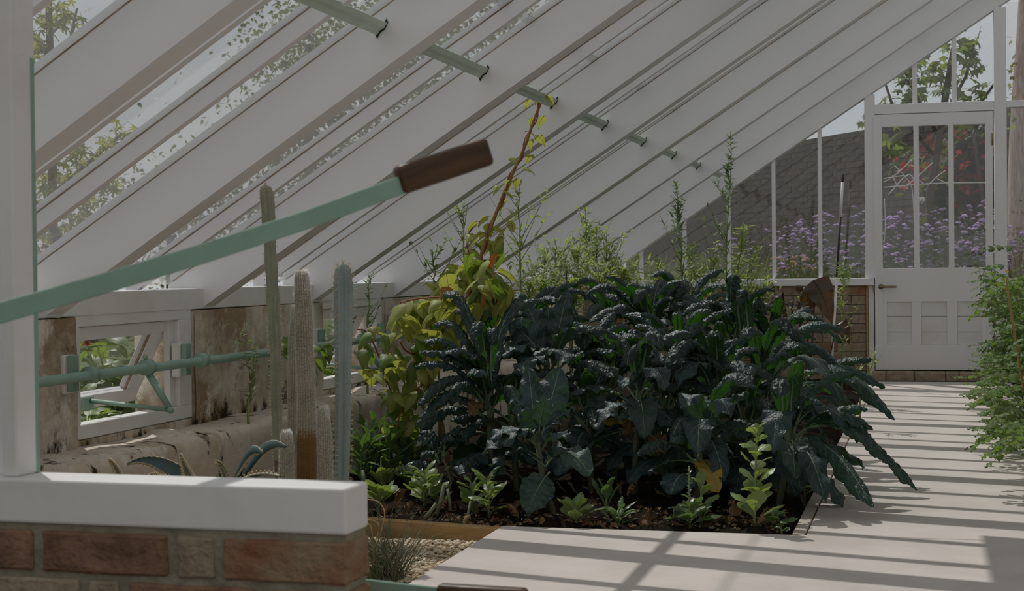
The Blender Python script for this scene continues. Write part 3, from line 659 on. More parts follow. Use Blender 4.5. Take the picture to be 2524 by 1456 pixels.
lever('window_lever', 'green lever with reddish wooden grip low beside the brick wall and gravel',
      [at(820, 1445, Y=2.455), at(918, 1452, Y=2.455), at(990, 1461, Y=2.45), at(1085, 1471, Y=2.44), at(1120, 1474, Y=2.44)], 0.0155, 0.003,
      at(1080, 1471, Y=2.44), at(1300, 1484, Y=2.43), 0.022)
part('lever_mount', MB().box((-1.49, 1.50, 0.60), (-1.42, 1.60, 1.0)), WHITE_OLD, wf)
# ================================================================== plant materials
KALE = uv_leaf_mat('kale_leaf', (0.021, 0.046, 0.044), (0.20, 0.28, 0.18), (0.042, 0.078, 0.052), rough=0.48, spec=0.45, transl=0.16, tcol=(0.10, 0.34, 0.02), bump=0.55, bscale=95, vary=0.25, midw=0.03)
KALEB = uv_leaf_mat('kale_broad_leaf', (0.032, 0.062, 0.066), (0.19, 0.26, 0.21), (0.058, 0.098, 0.088), rough=0.52, spec=0.42, transl=0.10, tcol=(0.12, 0.30, 0.05), bump=0.3, bscale=120, vary=0.22, midw=0.035)
KRIB = mat('kale_midrib', (0.26, 0.36, 0.20), (0.19, 0.28, 0.17), scale=20, rough=0.5, transl=0.1)
KSTEM = mat('kale_stem', (0.20, 0.23, 0.13), (0.13, 0.14, 0.08), scale=30, rough=0.7, bump=0.2)
YLEAF = uv_leaf_mat('yellowed_leaf', (0.55, 0.38, 0.05), (0.6, 0.5, 0.2), (0.5, 0.36, 0.07), rough=0.6, transl=0.3, tcol=(0.7, 0.45, 0.03), vary=0.3)
TAN = uv_leaf_mat('dry_leaf', (0.22, 0.125, 0.065), (0.30, 0.20, 0.11), (0.20, 0.12, 0.065), rough=0.85, spec=0.15, transl=0.08, tcol=(0.3, 0.15, 0.05), vary=0.45, bump=0.4, bscale=60)
VINE = uv_leaf_mat('vine_leaf_yellow_green', (0.40, 0.44, 0.13), (0.52, 0.54, 0.22), (0.43, 0.46, 0.17), rough=0.5, spec=0.35, transl=0.42, tcol=(0.60, 0.62, 0.10), vary=0.28)
VINEG = uv_leaf_mat('vine_leaf_green', (0.15, 0.24, 0.05), (0.34, 0.42, 0.14), (0.20, 0.30, 0.09), rough=0.5, spec=0.35, transl=0.35, tcol=(0.32, 0.48, 0.04), vary=0.3)
RUST = uv_leaf_mat('rusty_leaf', (0.26, 0.10, 0.03), (0.5, 0.3, 0.1), (0.4, 0.17, 0.05), rough=0.7, transl=0.3, tcol=(0.4, 0.13, 0.03), vary=0.3)
VSTEM = mat('vine_stem', (0.34, 0.20, 0.085), (0.23, 0.12, 0.05), scale=25, rough=0.6, bump=0.2)
REDSTEM = mat('reddish_twig', (0.28, 0.09, 0.04), rough=0.6)
WEED = uv_leaf_mat('weed_leaf', (0.27, 0.35, 0.13), (0.40, 0.46, 0.25), (0.30, 0.37, 0.17), rough=0.55, transl=0.45, tcol=(0.55, 0.66, 0.16), vary=0.2)
WEEDD = uv_leaf_mat('weed_leaf_dull', (0.13, 0.20, 0.085), (0.3, 0.38, 0.2), (0.17, 0.24, 0.12), rough=0.6, transl=0.35, tcol=(0.25, 0.38, 0.09), vary=0.2)
WSTEM = mat('weed_stem', (0.28, 0.34, 0.14), (0.20, 0.25, 0.10), scale=30, rough=0.6)
FLUFF = mat('white_seed_fluff', (0.80, 0.80, 0.76), rough=0.9, transl=0.5)
SALAD = uv_leaf_mat('rosette_leaf', (0.27, 0.36, 0.14), (0.42, 0.48, 0.22), (0.31, 0.39, 0.18), rough=0.4, spec=0.5, transl=0.38, tcol=(0.38, 0.52, 0.06), vary=0.22)
SALADD = uv_leaf_mat('rosette_leaf_dark', (0.125, 0.195, 0.085), (0.28, 0.36, 0.16), (0.14, 0.22, 0.10), rough=0.35, spec=0.6, transl=0.3, tcol=(0.2, 0.36, 0.05), vary=0.22)
TOMATO = uv_leaf_mat('tomato_leaf', (0.10, 0.17, 0.05), (0.20, 0.28, 0.10), (0.15, 0.22, 0.09), rough=0.6, transl=0.35, tcol=(0.26, 0.42, 0.05), vary=0.3)
TFRUIT = mat('green_tomato', (0.26, 0.34, 0.10), (0.36, 0.42, 0.17), scale=8, rough=0.25, spec=0.5)

def rnd(a, b): return random.uniform(a, b)
def vjit(s): return Vector((rnd(-s, s), rnd(-s, s), rnd(-s, s)))

# ================================================================== kale
kale_seed = [0]
def kale_strap(P, W, **k):
    kale_seed[0] += 1; mb = MB(); W *= 1.32
    blade(mb, P, W, M=15, shape='strap', pet=k.get('pet', 0.2), curl=k.get('curl', 1.55), roll=k.get('roll', 0), ruffle=0.006, rfreq=30, bump=k.get('bump', 0.0095), cell=0.0155, petw=0.004, seed=kale_seed[0], rib=0.0058, twist=k.get('twist', 0))
    return mb
def kale_broad(P, W, **k):
    kale_seed[0] += 1; mb = MB(); W *= 1.2
    blade(mb, P, W, M=11, shape=k.get('shape', 'oval'), pet=k.get('pet', 0.22), curl=k.get('curl', 0.5), roll=k.get('roll', 0), ruffle=0.011, rfreq=24, bump=0.0055, cell=0.014, petw=0.004, seed=kale_seed[0], rib=0.0050, twist=k.get('twist', 0))
    return mb
def kale_plant(label, c, root, n_in, n_out, n_low, L=0.40, az0=0.0, spread=2 * PI, manual=(), stemr=0.014):
    """c: growing point; root: where the stem meets the soil"""
    t = thing('kale_plant', label, 'kale', root, group='dark curly kale in the bed')
    c = Vector(c); o = -Vector(root)
    mid = (Vector(root) * 0.5 + c * 0.5) + Vector((rnd(-.03, .03), rnd(-.03, .03), 0))
    st = MB(); st.tube([tuple(Vector(root) + o), tuple(mid + o), tuple(c + o + Vector((0, 0, 0.02)))], [stemr, stemr * 0.9, stemr * 0.7], 8); part('stem', st, KSTEM, t, True)
    on = np.array(o)
    for i in range(n_in):
        az = az0 + spread * (i * 0.618 % 1.0) + rnd(-.2, .2); e0 = math.radians(rnd(68, 86)); e1 = math.radians(rnd(-75, 5)); l = L * rnd(0.75, 1.05)
        P = droop(tuple(c + Vector((math.cos(az) * .012, math.sin(az) * .012, rnd(-.03, .02)))), az, e0, e1, l, 60, rnd(1.6, 2.6))
        part('leaf', kale_strap(P + on, rnd(0.034, 0.046), twist=rnd(-.3, .3)), [KALE, KRIB], t, True)
    for i in range(n_out):
        az = az0 + spread * ((i * 0.618 + 0.37) % 1.0) + rnd(-.25, .25); e0 = math.radians(rnd(30, 62)); e1 = math.radians(rnd(-70, -25)); l = L * rnd(0.8, 1.12)
        P = droop(tuple(c + Vector((math.cos(az) * .015, math.sin(az) * .015, rnd(-.09, -.02)))), az, e0, e1, l, 60, rnd(1.2, 2.0))
        part('leaf', kale_strap(P + on, rnd(0.036, 0.050), twist=rnd(-.35, .35), curl=rnd(1.2, 1.75)), [KALE, KRIB], t, True)
    for i in range(n_low):
        az = az0 + spread * ((i * 0.618 + 0.15) % 1.0) + rnd(-.3, .3); e0 = math.radians(rnd(5, 40)); e1 = math.radians(rnd(-85, -45)); l = L * rnd(0.6, 0.85)
        h = rnd(0.35, 0.85); b = Vector(root) * (1 - h) + c * h
        P = droop(tuple(b), az, e0, e1, l, 40, rnd(0.8, 1.4))
        part('leaf', kale_broad(P + on, rnd(0.045, 0.065), roll=rnd(-.4, .4)), [KALEB, KRIB], t, True)
    for (b, tp, Y0, Y1, arch, W, kind) in manual:
        P0 = at(b[0], b[1], Y=Y0); P1 = at(tp[0], tp[1], Y=Y1)
        if kind in ('s', 'sd'):
            P = bez(P0, P1, arch, 64, 0.45 if kind == 's' else 0.75); part('leaf', kale_strap(P + on, W, pet=0.12), [KALE, KRIB], t, True)
        else:
            P = bez(P0, P1, arch, 40, 0.5); mm = {'b': [KALEB, KRIB], 'y': [YLEAF, KRIB], 'd': [TAN, KRIB]}[kind[0]]
            sd = None
            if len(kind) > 1: sd = (0.97, 0.25, 0) # blade turned to face the path
            kale_seed[0] += 1; mb = MB()
            blade(mb, P + on, W, M=11, shape='oval', pet=0.15, curl=0.35, ruffle=0.014, rfreq=24, bump=0.0055, cell=0.014, petw=0.004, seed=kale_seed[0], rib=0.0045, side=sd)
            part('leaf', mb, mm, t, True, label={'y': 'yellowed leaf', 'd': 'withered brown leaf'}.get(kind[0]))
    return t
def groundp(px, Y): p = at(px, 900, Y=Y); return (p.x, p.y, soil_z(p.x, p.y) - 0.01)

kale_plant('kale plant at the bed\'s end beside the yellow vine, long leaves fanning over it', at(1205, 985, Y=6.2), groundp(1215, 6.25), 7, 5, 3, 0.36, az0=1.6, spread=3.6, manual=[
    ((1200, 960), (1088, 738), 6.2, 6.35, 0.17, 0.040, 's'), ((1195, 965), (1045, 845), 6.2, 6.1, 0.09, 0.036, 's'), ((1195, 975), (1030, 872), 6.15, 6.0, 0.07, 0.036, 's'),
    ((1190, 980), (1022, 905), 6.15, 5.95, 0.07, 0.040, 's'), ((1190, 985), (1030, 1000), 6.15, 5.9, 0.10, 0.042, 's'), ((1195, 1000), (1022, 1052), 6.1, 5.9, 0.10, 0.042, 's'),
    ((1195, 950), (1065, 808), 6.2, 6.3, 0.12, 0.036, 's'), ((1195, 945), (1125, 775), 6.2, 6.4, 0.13, 0.036, 's'), ((1205, 940), (1290, 745), 6.25, 6.7, 0.10, 0.036, 's'),
    ((1205, 950), (1165, 840), 6.15, 5.95, 0.15, 0.034, 's'), ((1210, 960), (1215, 850), 6.15, 6.0, 0.14, 0.034, 's'), ((1200, 1010), (1110, 960), 6.1, 5.85, 0.06, 0.036, 's'),
    ((1190, 990), (1160, 1025), 6.1, 6.0, 0.02, 0.03, 'dv')])
kale_plant('low kale plant nearest the path kerb corner with broad smooth blue-grey leaves', at(1325, 1105, Y=5.72), groundp(1365, 5.72), 0, 0, 0, 0.3, stemr=0.013, manual=[
    ((1325, 1100), (1190, 1120), 5.72, 5.6, 0.06, 0.060, 'b'), ((1322, 1095), (1212, 1085), 5.72, 5.55, 0.05, 0.062, 'b'), ((1320, 1085), (1240, 1100), 5.72, 5.52, 0.05, 0.048, 'b'),
    ((1322, 1080), (1302, 903), 5.74, 5.85, 0.0, 0.045, 'bv'), ((1335, 1075), (1380, 905), 5.74, 5.85, 0.0, 0.060, 'bv'), ((1328, 1070), (1345, 980), 5.7, 5.62, 0.02, 0.036, 'bv'),
    ((1325, 1070), (1262, 965), 5.74, 5.8, 0.0, 0.036, 'bv'), ((1345, 1140), (1455, 1172), 5.7, 5.6, 0.06, 0.058, 'bv'), ((1355, 1165), (1300, 1265), 5.7, 5.6, 0.02, 0.062, 'bv'),
    ((1335, 1110), (1395, 1085), 5.7, 5.58, 0.04, 0.050, 'b'), ((1335, 1130), (1215, 1180), 5.7, 5.62, 0.06, 0.046, 'b'), ((1330, 1090), (1418, 1010), 5.74, 5.8, 0.03, 0.045, 'b'),
    ((1320, 1085), (1285, 1010), 5.74, 5.68, 0.02, 0.035, 'bv'), ((1345, 1150), (1420, 1120), 5.76, 5.9, 0.04, 0.05, 'b'), ((1345, 1150), (1210, 1150), 5.72, 5.62, 0.05, 0.05, 'b')])
kale_plant('kale plant with tall upright broad leaves showing pale veins, behind the low broad-leaved one', at(1350, 905, Y=6.55), groundp(1365, 6.55), 3, 3, 2, 0.34, az0=0.3, manual=[
    ((1350, 895), (1300, 755), 6.5, 6.55, 0.02, 0.060, 'bv'), ((1345, 895), (1255, 800), 6.45, 6.4, 0.03, 0.062, 'bv'), ((1360, 895), (1350, 755), 6.55, 6.6, 0.02, 0.055, 'bv'),
    ((1365, 890), (1395, 735), 6.5, 6.55, 0.02, 0.050, 'bv'), ((1340, 900), (1240, 880), 6.45, 6.25, 0.06, 0.050, 'b'), ((1365, 900), (1420, 815), 6.45, 6.35, 0.06, 0.05, 'b'),
    ((1370, 900), (1400, 715), 6.7, 6.9, 0.02, 0.045, 'bv'), ((1345, 905), (1275, 930), 6.4, 6.2, 0.06, 0.055, 'b'), ((1360, 910), (1400, 900), 6.4, 6.2, 0.07, 0.05, 'b')])
kale_plant('kale plant between the upright broad-leaved one and the bare-stemmed one', at(1452, 930, Y=6.9), groundp(1455, 6.9), 7, 6, 3, 0.38, az0=2.0, manual=[
    ((1450, 920), (1380, 760), 6.9, 7.0, 0.13, 0.04, 's'), ((1455, 925), (1440, 860), 6.8, 6.55, 0.12, 0.038, 's'), ((1450, 940), (1395, 880), 6.8, 6.6, 0.08, 0.04, 's')])
kale_plant('kale plant on tall bare stems with drooping broad leaves and a yellow leaf', at(1575, 955, Y=6.2), groundp(1560, 6.2), 6, 5, 4, 0.36, az0=1.0, manual=[
    ((1575, 985), (1590, 1080), 6.15, 6.0, 0.05, 0.058, 'bv'), ((1560, 1000), (1528, 1045), 6.15, 6.1, 0.03, 0.040, 'yv'), ((1555, 1010), (1470, 1060), 6.15, 6.0, 0.06, 0.05, 'b'),
    ((1545, 1020), (1490, 1045), 6.25, 6.2, 0.02, 0.04, 'yv'), ((1580, 985), (1535, 960), 6.1, 5.9, 0.06, 0.045, 'b'), ((1590, 1000), (1610, 1110), 6.15, 6.1, 0.03, 0.045, 'bv'),
    ((1595, 1070), (1640, 1120), 6.1, 6.05, 0.02, 0.035, 'dv'), ((1565, 1030), (1545, 1070), 6.15, 6.1, 0.02, 0.03, 'dv'), ((1570, 955), (1545, 900), 6.05, 5.9, 0.1, 0.04, 's'),
    ((1560, 1020), (1440, 1030), 6.3, 6.2, 0.05, 0.05, 'bv'), ((1580, 940), (1630, 860), 6.1, 5.9, 0.12, 0.045, 's'), ((1580, 975), (1640, 960), 6.05, 5.85, 0.09, 0.055, 'b')])
kale_plant('tall kale plant standing furthest back in the clump before the wall sill', at(1600, 840, Y=7.5), groundp(1600, 7.5), 9, 5, 1, 0.42, manual=[
    ((1590, 850), (1445, 728), 7.5, 7.4, 0.15, 0.052, 's'), ((1600, 840), (1535, 735), 7.5, 7.5, 0.12, 0.045, 's'), ((1610, 850), (1565, 750), 7.4, 7.2, 0.15, 0.042, 's'),
    ((1635, 850), (1690, 712), 7.5, 7.6, 0.08, 0.036, 'sd'), ((1610, 840), (1640, 735), 7.5, 7.6, 0.1, 0.04, 's'), ((1600, 860), (1490, 790), 7.4, 7.2, 0.13, 0.045, 's'), ((1600, 860), (1455, 795), 7.3, 7.1, 0.12, 0.05, 's')])
kale_plant('kale plant in the middle of the clump with arching blistered leaves', at(1765, 975, Y=6.4), groundp(1765, 6.4), 8, 7, 4, 0.40, az0=0.5, manual=[
    ((1760, 960), (1640, 905), 6.35, 6.1, 0.15, 0.055, 's'), ((1755, 970), (1690, 850), 6.4, 6.3, 0.17, 0.05, 's'), ((1770, 960), (1760, 830), 6.35, 6.15, 0.1, 0.045, 's'),
    ((1760, 980), (1670, 960), 6.3, 6.1, 0.12, 0.055, 'b'), ((1775, 990), (1855, 950), 6.25, 6.0, 0.12, 0.05, 's')])
kale_plant('large kale plant leaning over the path side of the bed', at(1895, 965, Y=6.9), groundp(1890, 6.9), 8, 6, 3, 0.42, az0=-0.8, manual=[
    ((1960, 960), (2150, 885), 6.9, 6.9, 0.05, 0.046, 's'), ((1930, 965), (2182, 955), 6.8, 6.8, 0.10, 0.052, 's'), ((1915, 985), (2205, 1035), 6.7, 6.5, 0.17, 0.058, 's'),
    ((1900, 900), (2075, 815), 7.1, 7.2, 0.10, 0.050, 's'), ((1890, 950), (2070, 905), 6.9, 6.9, 0.14, 0.056, 's'), ((1880, 940), (1985, 850), 6.7, 6.6, 0.15, 0.050, 's'),
    ((1870, 940), (1960, 835), 6.7, 6.5, 0.16, 0.042, 's'), ((1885, 980), (2080, 1000), 6.5, 6.3, 0.18, 0.058, 'b'), ((1880, 960), (1830, 850), 6.7, 6.5, 0.15, 0.045, 's'),
    ((1900, 1010), (2030, 1080), 6.5, 6.3, 0.14, 0.055, 'b')])
kale_plant('kale plant at the path corner with long leaves trailing on the slabs', at(1945, 1060, Y=6.15), groundp(1915, 6.15), 4, 5, 4, 0.38, az0=-1.2, spread=4.5, manual=[
    ((1990, 1055), (2260, 1208), 6.1, 5.85, 0.085, 0.036, 's'), ((1985, 1085), (2152, 1250), 6.05, 5.72, 0.06, 0.052, 's'), ((1990, 1040), (2188, 1142), 6.2, 6.1, 0.10, 0.036, 's'),
    ((1975, 1080), (2085, 1195), 6.1, 5.95, 0.07, 0.042, 'b'), ((1965, 1100), (2035, 1240), 6.0, 5.75, 0.06, 0.048, 'b'), ((1960, 1050), (2115, 1090), 6.15, 6.0, 0.10, 0.046, 'b'),
    ((1930, 1060), (1920, 980), 6.0, 5.8, 0.12, 0.048, 's'), ((1935, 1080), (1905, 1115), 5.95, 5.75, 0.12, 0.058, 'b'), ((1950, 1090), (1960, 1180), 6.0, 5.85, 0.05, 0.05, 'bv'), ((1990, 1010), (2140, 1110), 6.3, 6.3, 0.11, 0.036, 's')])
kale_plant('kale plant at the front of the bed behind the tall pale rosette weed', at(1725, 1090, Y=5.95), groundp(1700, 5.9), 2, 4, 4, 0.32, az0=2.2, manual=[
    ((1730, 1085), (1720, 1120), 5.9, 5.7, 0.10, 0.060, 'b'), ((1720, 1095), (1655, 1085), 5.9, 5.75, 0.09, 0.046, 's'), ((1730, 1100), (1785, 1190), 5.9, 5.75, 0.08, 0.05, 'b'),
    ((1735, 1070), (1860, 960), 6.0, 5.8, 0.13, 0.05, 's'), ((1730, 1080), (1690, 1010), 6.0, 5.8, 0.1, 0.05, 'b'), ((1720, 1130), (1770, 1215), 5.85, 5.7, 0.03, 0.04, 'yv'), ((1740, 1080), (1800, 1030), 5.9, 5.75, 0.1, 0.05, 'b')])
kale_plant('kale plant with big crinkled arches before the dark elephant-ear leaves', at(1800, 860, Y=7.6), groundp(1800, 7.6), 7, 5, 1, 0.42, az0=0.2, manual=[
    ((1800, 860), (1725, 765), 7.5, 7.4, 0.12, 0.05, 's'), ((1830, 880), (1800, 745), 7.5, 7.4, 0.20, 0.05, 'sd'), ((1850, 880), (1820, 750), 7.4, 7.3, 0.17, 0.046, 's'),
    ((1840, 880), (1890, 775), 7.5, 7.5, 0.16, 0.044, 's'), ((1800, 880), (1680, 780), 7.4, 7.3, 0.14, 0.05, 's'), ((1820, 870), (1770, 765), 7.6, 7.7, 0.12, 0.05, 's')])
kale_plant('kale plant on the far side of the clump near the vine with upright narrow leaves', at(1215, 855, Y=6.9), groundp(1225, 6.9), 8, 4, 1, 0.34, az0=0.8, manual=[
    ((1215, 850), (1260, 725), 6.9, 7.0, 0.05, 0.036, 's'), ((1210, 850), (1160, 750), 6.9, 7.0, 0.08, 0.036, 's'), ((1220, 850), (1215, 715), 7.0, 7.1, 0.03, 0.036, 's')])
kale_plant('very small young kale seedling near the vine foot', at(1088, 1125, Y=5.95), groundp(1092, 5.95), 6, 3, 0, 0.15, stemr=0.006)

for lab, px, py, Y, ni, no, nl, L, az in (
    ('kale plant filling the gap behind the yellow leaf, bare-stemmed neighbour beside it', 1505, 940, 6.75, 6, 7, 5, 0.38, 2.4),
    ('kale plant half hidden in the centre of the clump, thick with blistered straps', 1675, 900, 6.9, 8, 8, 4, 0.40, 1.1),
    ('kale plant with lower broad leaves shading the soil behind the pale rosette weed', 1840, 1035, 6.3, 5, 7, 6, 0.38, -0.4),
    ('kale plant at the clump front between the yellow leaf and the brown leaf', 1640, 1010, 6.3, 5, 7, 6, 0.36, 2.9),
    ('kale plant deep in the clump behind the upright broad leaves', 1300, 835, 7.3, 8, 7, 2, 0.38, 0.9),
    ('kale plant in the back row directly before the tall weeds', 1500, 815, 8.0, 8, 6, 2, 0.42, 1.9),
    ('kale plant in the back row below the tall feathery weed', 1690, 805, 8.1, 8, 6, 2, 0.42, 0.3),
    ('kale plant in the back row towards the dark elephant-ear leaves', 1905, 875, 7.7, 7, 6, 2, 0.40, -0.6),
    ('kale plant low in the clump above the withered stalks', 1450, 1030, 6.35, 3, 6, 6, 0.34, 3.4),
    ('kale plant between the vine foot and the broad-leaved kale', 1265, 1010, 6.3, 4, 6, 5, 0.33, 1.3)):
    kale_plant(lab, at(px, py, Y=Y), groundp(px + 5, Y), ni, no, nl, L, az0=az)
# ================================================================== yellow-green vine
vt = thing('climbing_vine', 'yellow-green leafy vine climbing from the bed to the green roof rail', 'vine', groundp(1110, 6.75))
vo = -Vector(vt.location)
def vpts(lst): return [at(x, y, Y=Y) for x, y, Y in lst]
def smooth_path(pts, n=5):
    out = []; pts = [Vector(p) for p in pts]
    for i in range(len(pts) - 1):
        p0, p1, p2, p3 = pts[max(i - 1, 0)], pts[i], pts[i + 1], pts[min(i + 2, len(pts) - 1)]
        for k in range(n):
            t = k / n; out.append(0.5 * ((2 * p1) + (p2 - p0) * t + (2 * p0 - 5 * p1 + 4 * p2 - p3) * t * t + (-p0 + 3 * p1 - 3 * p2 + p3) * t ** 3))
    out.append(pts[-1]); return out
main = smooth_path(vpts([(1110, 1190, 6.7), (1090, 1050, 6.7), (1060, 930, 6.7), (1095, 850, 6.7), (1140, 760, 6.7), (1175, 670, 6.7), (1195, 600, 6.7), (1225, 520, 6.7), (1262, 430, 6.7), (1290, 370, 6.7), (1315, 300, 6.7), (1338, 240, 6.72)]))
mb = MB(); n = len(main); mb.tube([tuple(p + vo) for p in main], [0.0105 * (1 - 0.6 * i / n) + 0.0015 for i in range(n)], 7); part('stem', mb, VSTEM, vt, True)
tw = [main[i] + vo + Vector((0.012 * math.sin(i * 0.9), 0.012 * math.cos(i * 0.9), 0)) for i in range(n // 3, n)]
mb = MB(); mb.tube([tuple(p) for p in tw], 0.0028, 5); part('twining_stem', mb, REDSTEM, vt, True)
for lst in ([(1140, 760, 6.7), (1100, 735, 6.6), (1040, 735, 6.55), (990, 745, 6.5), (975, 760, 6.5)], [(1195, 640, 6.7), (1215, 690, 6.6), (1225, 720, 6.6)], [(1205, 660, 6.7), (1235, 690, 6.6), (1228, 740, 6.6)],
            [(965, 970, 6.6), (935, 880, 6.5), (905, 820, 6.45), (880, 812, 6.4)], [(1060, 930, 6.7), (1000, 990, 6.5), (975, 1060, 6.4)], [(1090, 880, 6.7), (1010, 870, 6.5), (985, 840, 6.45)], [(1175, 670, 6.7), (1150, 600, 6.7), (1165, 560, 6.7)],
            [(1228, 690, 6.65), (1232, 715, 6.6), (1222, 750, 6.6)]):
    mb = MB(); pp = smooth_path(vpts(lst)); mb.tube([tuple(p + vo) for p in pp], 0.0035, 5); part('twig', mb, REDSTEM, vt, True)
vseed = [100]
def vleaf(px, py, Y, size, m=None, hang=None, pet=0.16):
    vseed[0] += 1; p = at(px, py, Y=Y); az = rnd(0, 2 * PI); L = size * 1.3
    e0 = rnd(-0.3, 0.5) if hang is None else hang; e1 = rnd(-1.6, -1.15)
    P = droop(tuple(p + vo - Vector((math.cos(az), math.sin(az), 0)) * L * 0.3), az, e0, e1, L, 14, rnd(0.5, 0.9))
    mb = MB(); blade(mb, P, L * rnd(0.21, 0.30), M=7, shape=random.choice(('cordate', 'ovate')), pet=pet, curl=rnd(0.5, 1.1), roll=rnd(-.5, .5), ruffle=0.002, petw=0.0014, seed=vseed[0], rib=0.0014)
    m = m or random.choice([VINE, VINE, VINE, VINEG]); part('leaf', mb, [m, VSTEM], vt, True, label='rust-brown leaf' if m is RUST else None)
for x, y, s in ((1338, 232, .055), (1322, 240, .05), (1352, 238, .05), (1300, 245, .045), (1310, 290, .055), (1336, 285, .055), (1306, 345, .055), (1328, 335, .06), (1305, 325, .05), (1295, 350, .04), (1262, 385, .055), (1308, 383, .055),
                (1252, 440, .055), (1292, 415, .06), (1245, 470, .055), (1225, 455, .05), (1272, 440, .05), (1238, 490, .06), (1265, 525, .065), (1240, 555, .075), (1260, 545, .06), (1195, 535, .06), (1205, 550, .06), (1220, 560, .06), (1170, 545, .06),
                (1232, 582, .07), (1160, 575, .065), (1185, 575, .08), (1205, 585, .08), (1220, 595, .07)): vleaf(x, y, 6.7 + rnd(-.03, .03), s * 1.1, VINE)
for (cx, cy, rx, ry, n_, s, ms) in ((1190, 620, 45, 40, 14, .095, [VINE, VINE, VINEG]), (1170, 680, 75, 50, 30, .115, [VINE, VINE, VINEG]), (1100, 720, 60, 50, 16, .13, [VINE]), (1040, 760, 55, 30, 11, .14, [VINE]), (985, 770, 22, 30, 6, .12, [VINE]),
                                  (1130, 780, 60, 45, 20, .13, [VINE, VINE, VINEG]), (1215, 700, 50, 35, 10, .11, [VINE, VINEG]), (1235, 745, 20, 30, 4, .1, [VINE]), (1000, 870, 55, 45, 20, .115, [VINE, VINEG]), (1005, 950, 60, 50, 26, .115, [VINE, VINEG]),
                                  (985, 1040, 55, 50, 24, .11, [VINE, VINEG, VINEG]), (960, 1110, 55, 45, 18, .11, [VINEG, VINEG, VINE]), (905, 850, 30, 30, 5, .09, [VINEG, VINE]), (930, 815, 35, 18, 6, .085, [VINEG, VINE]), (925, 900, 25, 25, 4, .1, [VINE]), (800, 850, 25, 40, 7, .075, [VINEG]), (705, 835, 10, 20, 4, .07, [VINEG]), (1060, 830, 40, 40, 12, .12, [VINE, VINE, VINEG])):
    for i in range(n_):
        a = rnd(0, 2 * PI); r = math.sqrt(random.random())
        vleaf(cx + rx * r * math.cos(a), cy + ry * r * math.sin(a), 6.62 + rnd(-.2, .2) if cx > 940 else 6.2 + rnd(-.1, .1), s * rnd(.75, 1.15), random.choice(ms))
for x, y in ((1215, 620), (1098, 700), (1192, 708)): vleaf(x, y, 6.5, .09, RUST, hang=-0.5)

# ================================================================== weeds behind the kale
def plume(label, px0, py0, px1, py1, Y, n_leaf, ll, lw, m, spread=0.03, side=0, fluff=0, cat='weed', group=None, branch=0, heads=None, droopy=0.0):
    """upright weed: stem with side shoots and narrow leaves, base and tip given as seen"""
    b = at(px0, py0, Y=Y); t_ = at(px1, py1, Y=Y); t = thing('tall_weed', label, cat, b, group=group); d = t_ - b; L = d.length
    base = 0.30 if b.x < -2.5 else soil_z(b.x, b.y) - 0.01
    if b.z > base: t.location = (b.x, b.y, base)
    o_ = Vector(t.location)
    pts = [b + d * k / 8 + Vector((rnd(-1, 1), rnd(-1, 1), 0)) * 0.008 * (k > 0) for k in range(9)]
    mb = MB(); mb.tube([(0, 0, 0)] + [tuple(p - o_ + Vector((0, 0, 0.003))) for p in pts], [0.006] + [0.005 * (1 - 0.8 * k / 8) + 0.0008 for k in range(9)], 5)
    shoots = []
    for k in range(branch):
        h = rnd(0.25, 0.85); p = b + d * h; az = rnd(0, 2 * PI); l = rnd(0.10, 0.22) * (1.1 - h) * 2
        e = p + Vector((math.cos(az) * l * .6, math.sin(az) * l * .6, l)); mb.tube([tuple(p - o_), tuple((p + e) * .5 - o_ + Vector((0, 0, -.01))), tuple(e - o_)], [0.0022, 0.0017, 0.0008], 4); shoots.append((p, e))
    part('stem', mb, WSTEM, t, True)
    fo = MB()
    for i in range(n_leaf):
        if shoots and random.random() < 0.55:
            p0, e = random.choice(shoots); p = p0.lerp(e, rnd(0.1, 1.0)); f = 0.65
        else:
            h = rnd(0.12, 1.0); p = b + d * h; f = 1.0 if h < 0.8 else 0.6
        az = rnd(0, 2 * PI); el = rnd(0.1, 1.1) - droopy; l = ll * f * rnd(.6, 1.2)
        P = droop(tuple(p - o_), az, el, el - rnd(0.3, 1.0), l, 4, 1.0); blade(fo, P, lw * rnd(.7, 1.2), M=3, shape='lance', pet=0.05, curl=0.4, seed=i, petw=0.0006, roll=rnd(-.4, .4))
    part('leaves', fo, m, t, True, kind='stuff')
    if fluff:
        fl = MB()
        for i in range(fluff):
            if shoots and random.random() < .7: p0, e = random.choice(shoots); p = p0.lerp(e, rnd(.5, 1.05))
            else: p = b + d * rnd(.45, 1.0)
            for k in range(3):
                q = p - o_ + vjit(0.012); s = rnd(.004, .009); a = vjit(1).normalized(); c = a.orthogonal().normalized(); fl.add([q - a * s, q + c * s * .35, q + a * s, q - c * s * .35], [(0, 1, 2, 3)])
        part('seed_fluff', fl, FLUFF, t, kind='stuff')
    if heads:
        for k in range(heads):
            p0, e = random.choice(shoots); hb = MB(); hb.ball(tuple(e - o_), 0.009, 7, 5); part('flower_head', hb, mat('yellow_bud', (0.35, 0.28, 0.05), rough=.7) if k == 0 else WSTEM, t, True)
    return t
plume('tallest feathery weed rising past the gable glass', 1785, 800, 1803, 325, 9.4, 330, 0.075, 0.0045, WEEDD, branch=9)
plume('feathery weed with a bushy top left of the tallest one', 1690, 790, 1666, 448, 9.2, 260, 0.075, 0.005, WEEDD, branch=8)
plume('thin tall weed with spear leaves beside the vine tip', 1285, 760, 1278, 440, 7.6, 95, 0.085, 0.008, WEED, branch=7)
plume('pale weed with yellow buds left of the vine', 1080, 760, 1065, 620, 7.0, 60, 0.06, 0.007, WEEDD, branch=7, heads=4)
plume('wispy seeding weed behind the vine top', 1150, 740, 1140, 495, 7.6, 110, 0.045, 0.0045, WEED, branch=10, fluff=26)
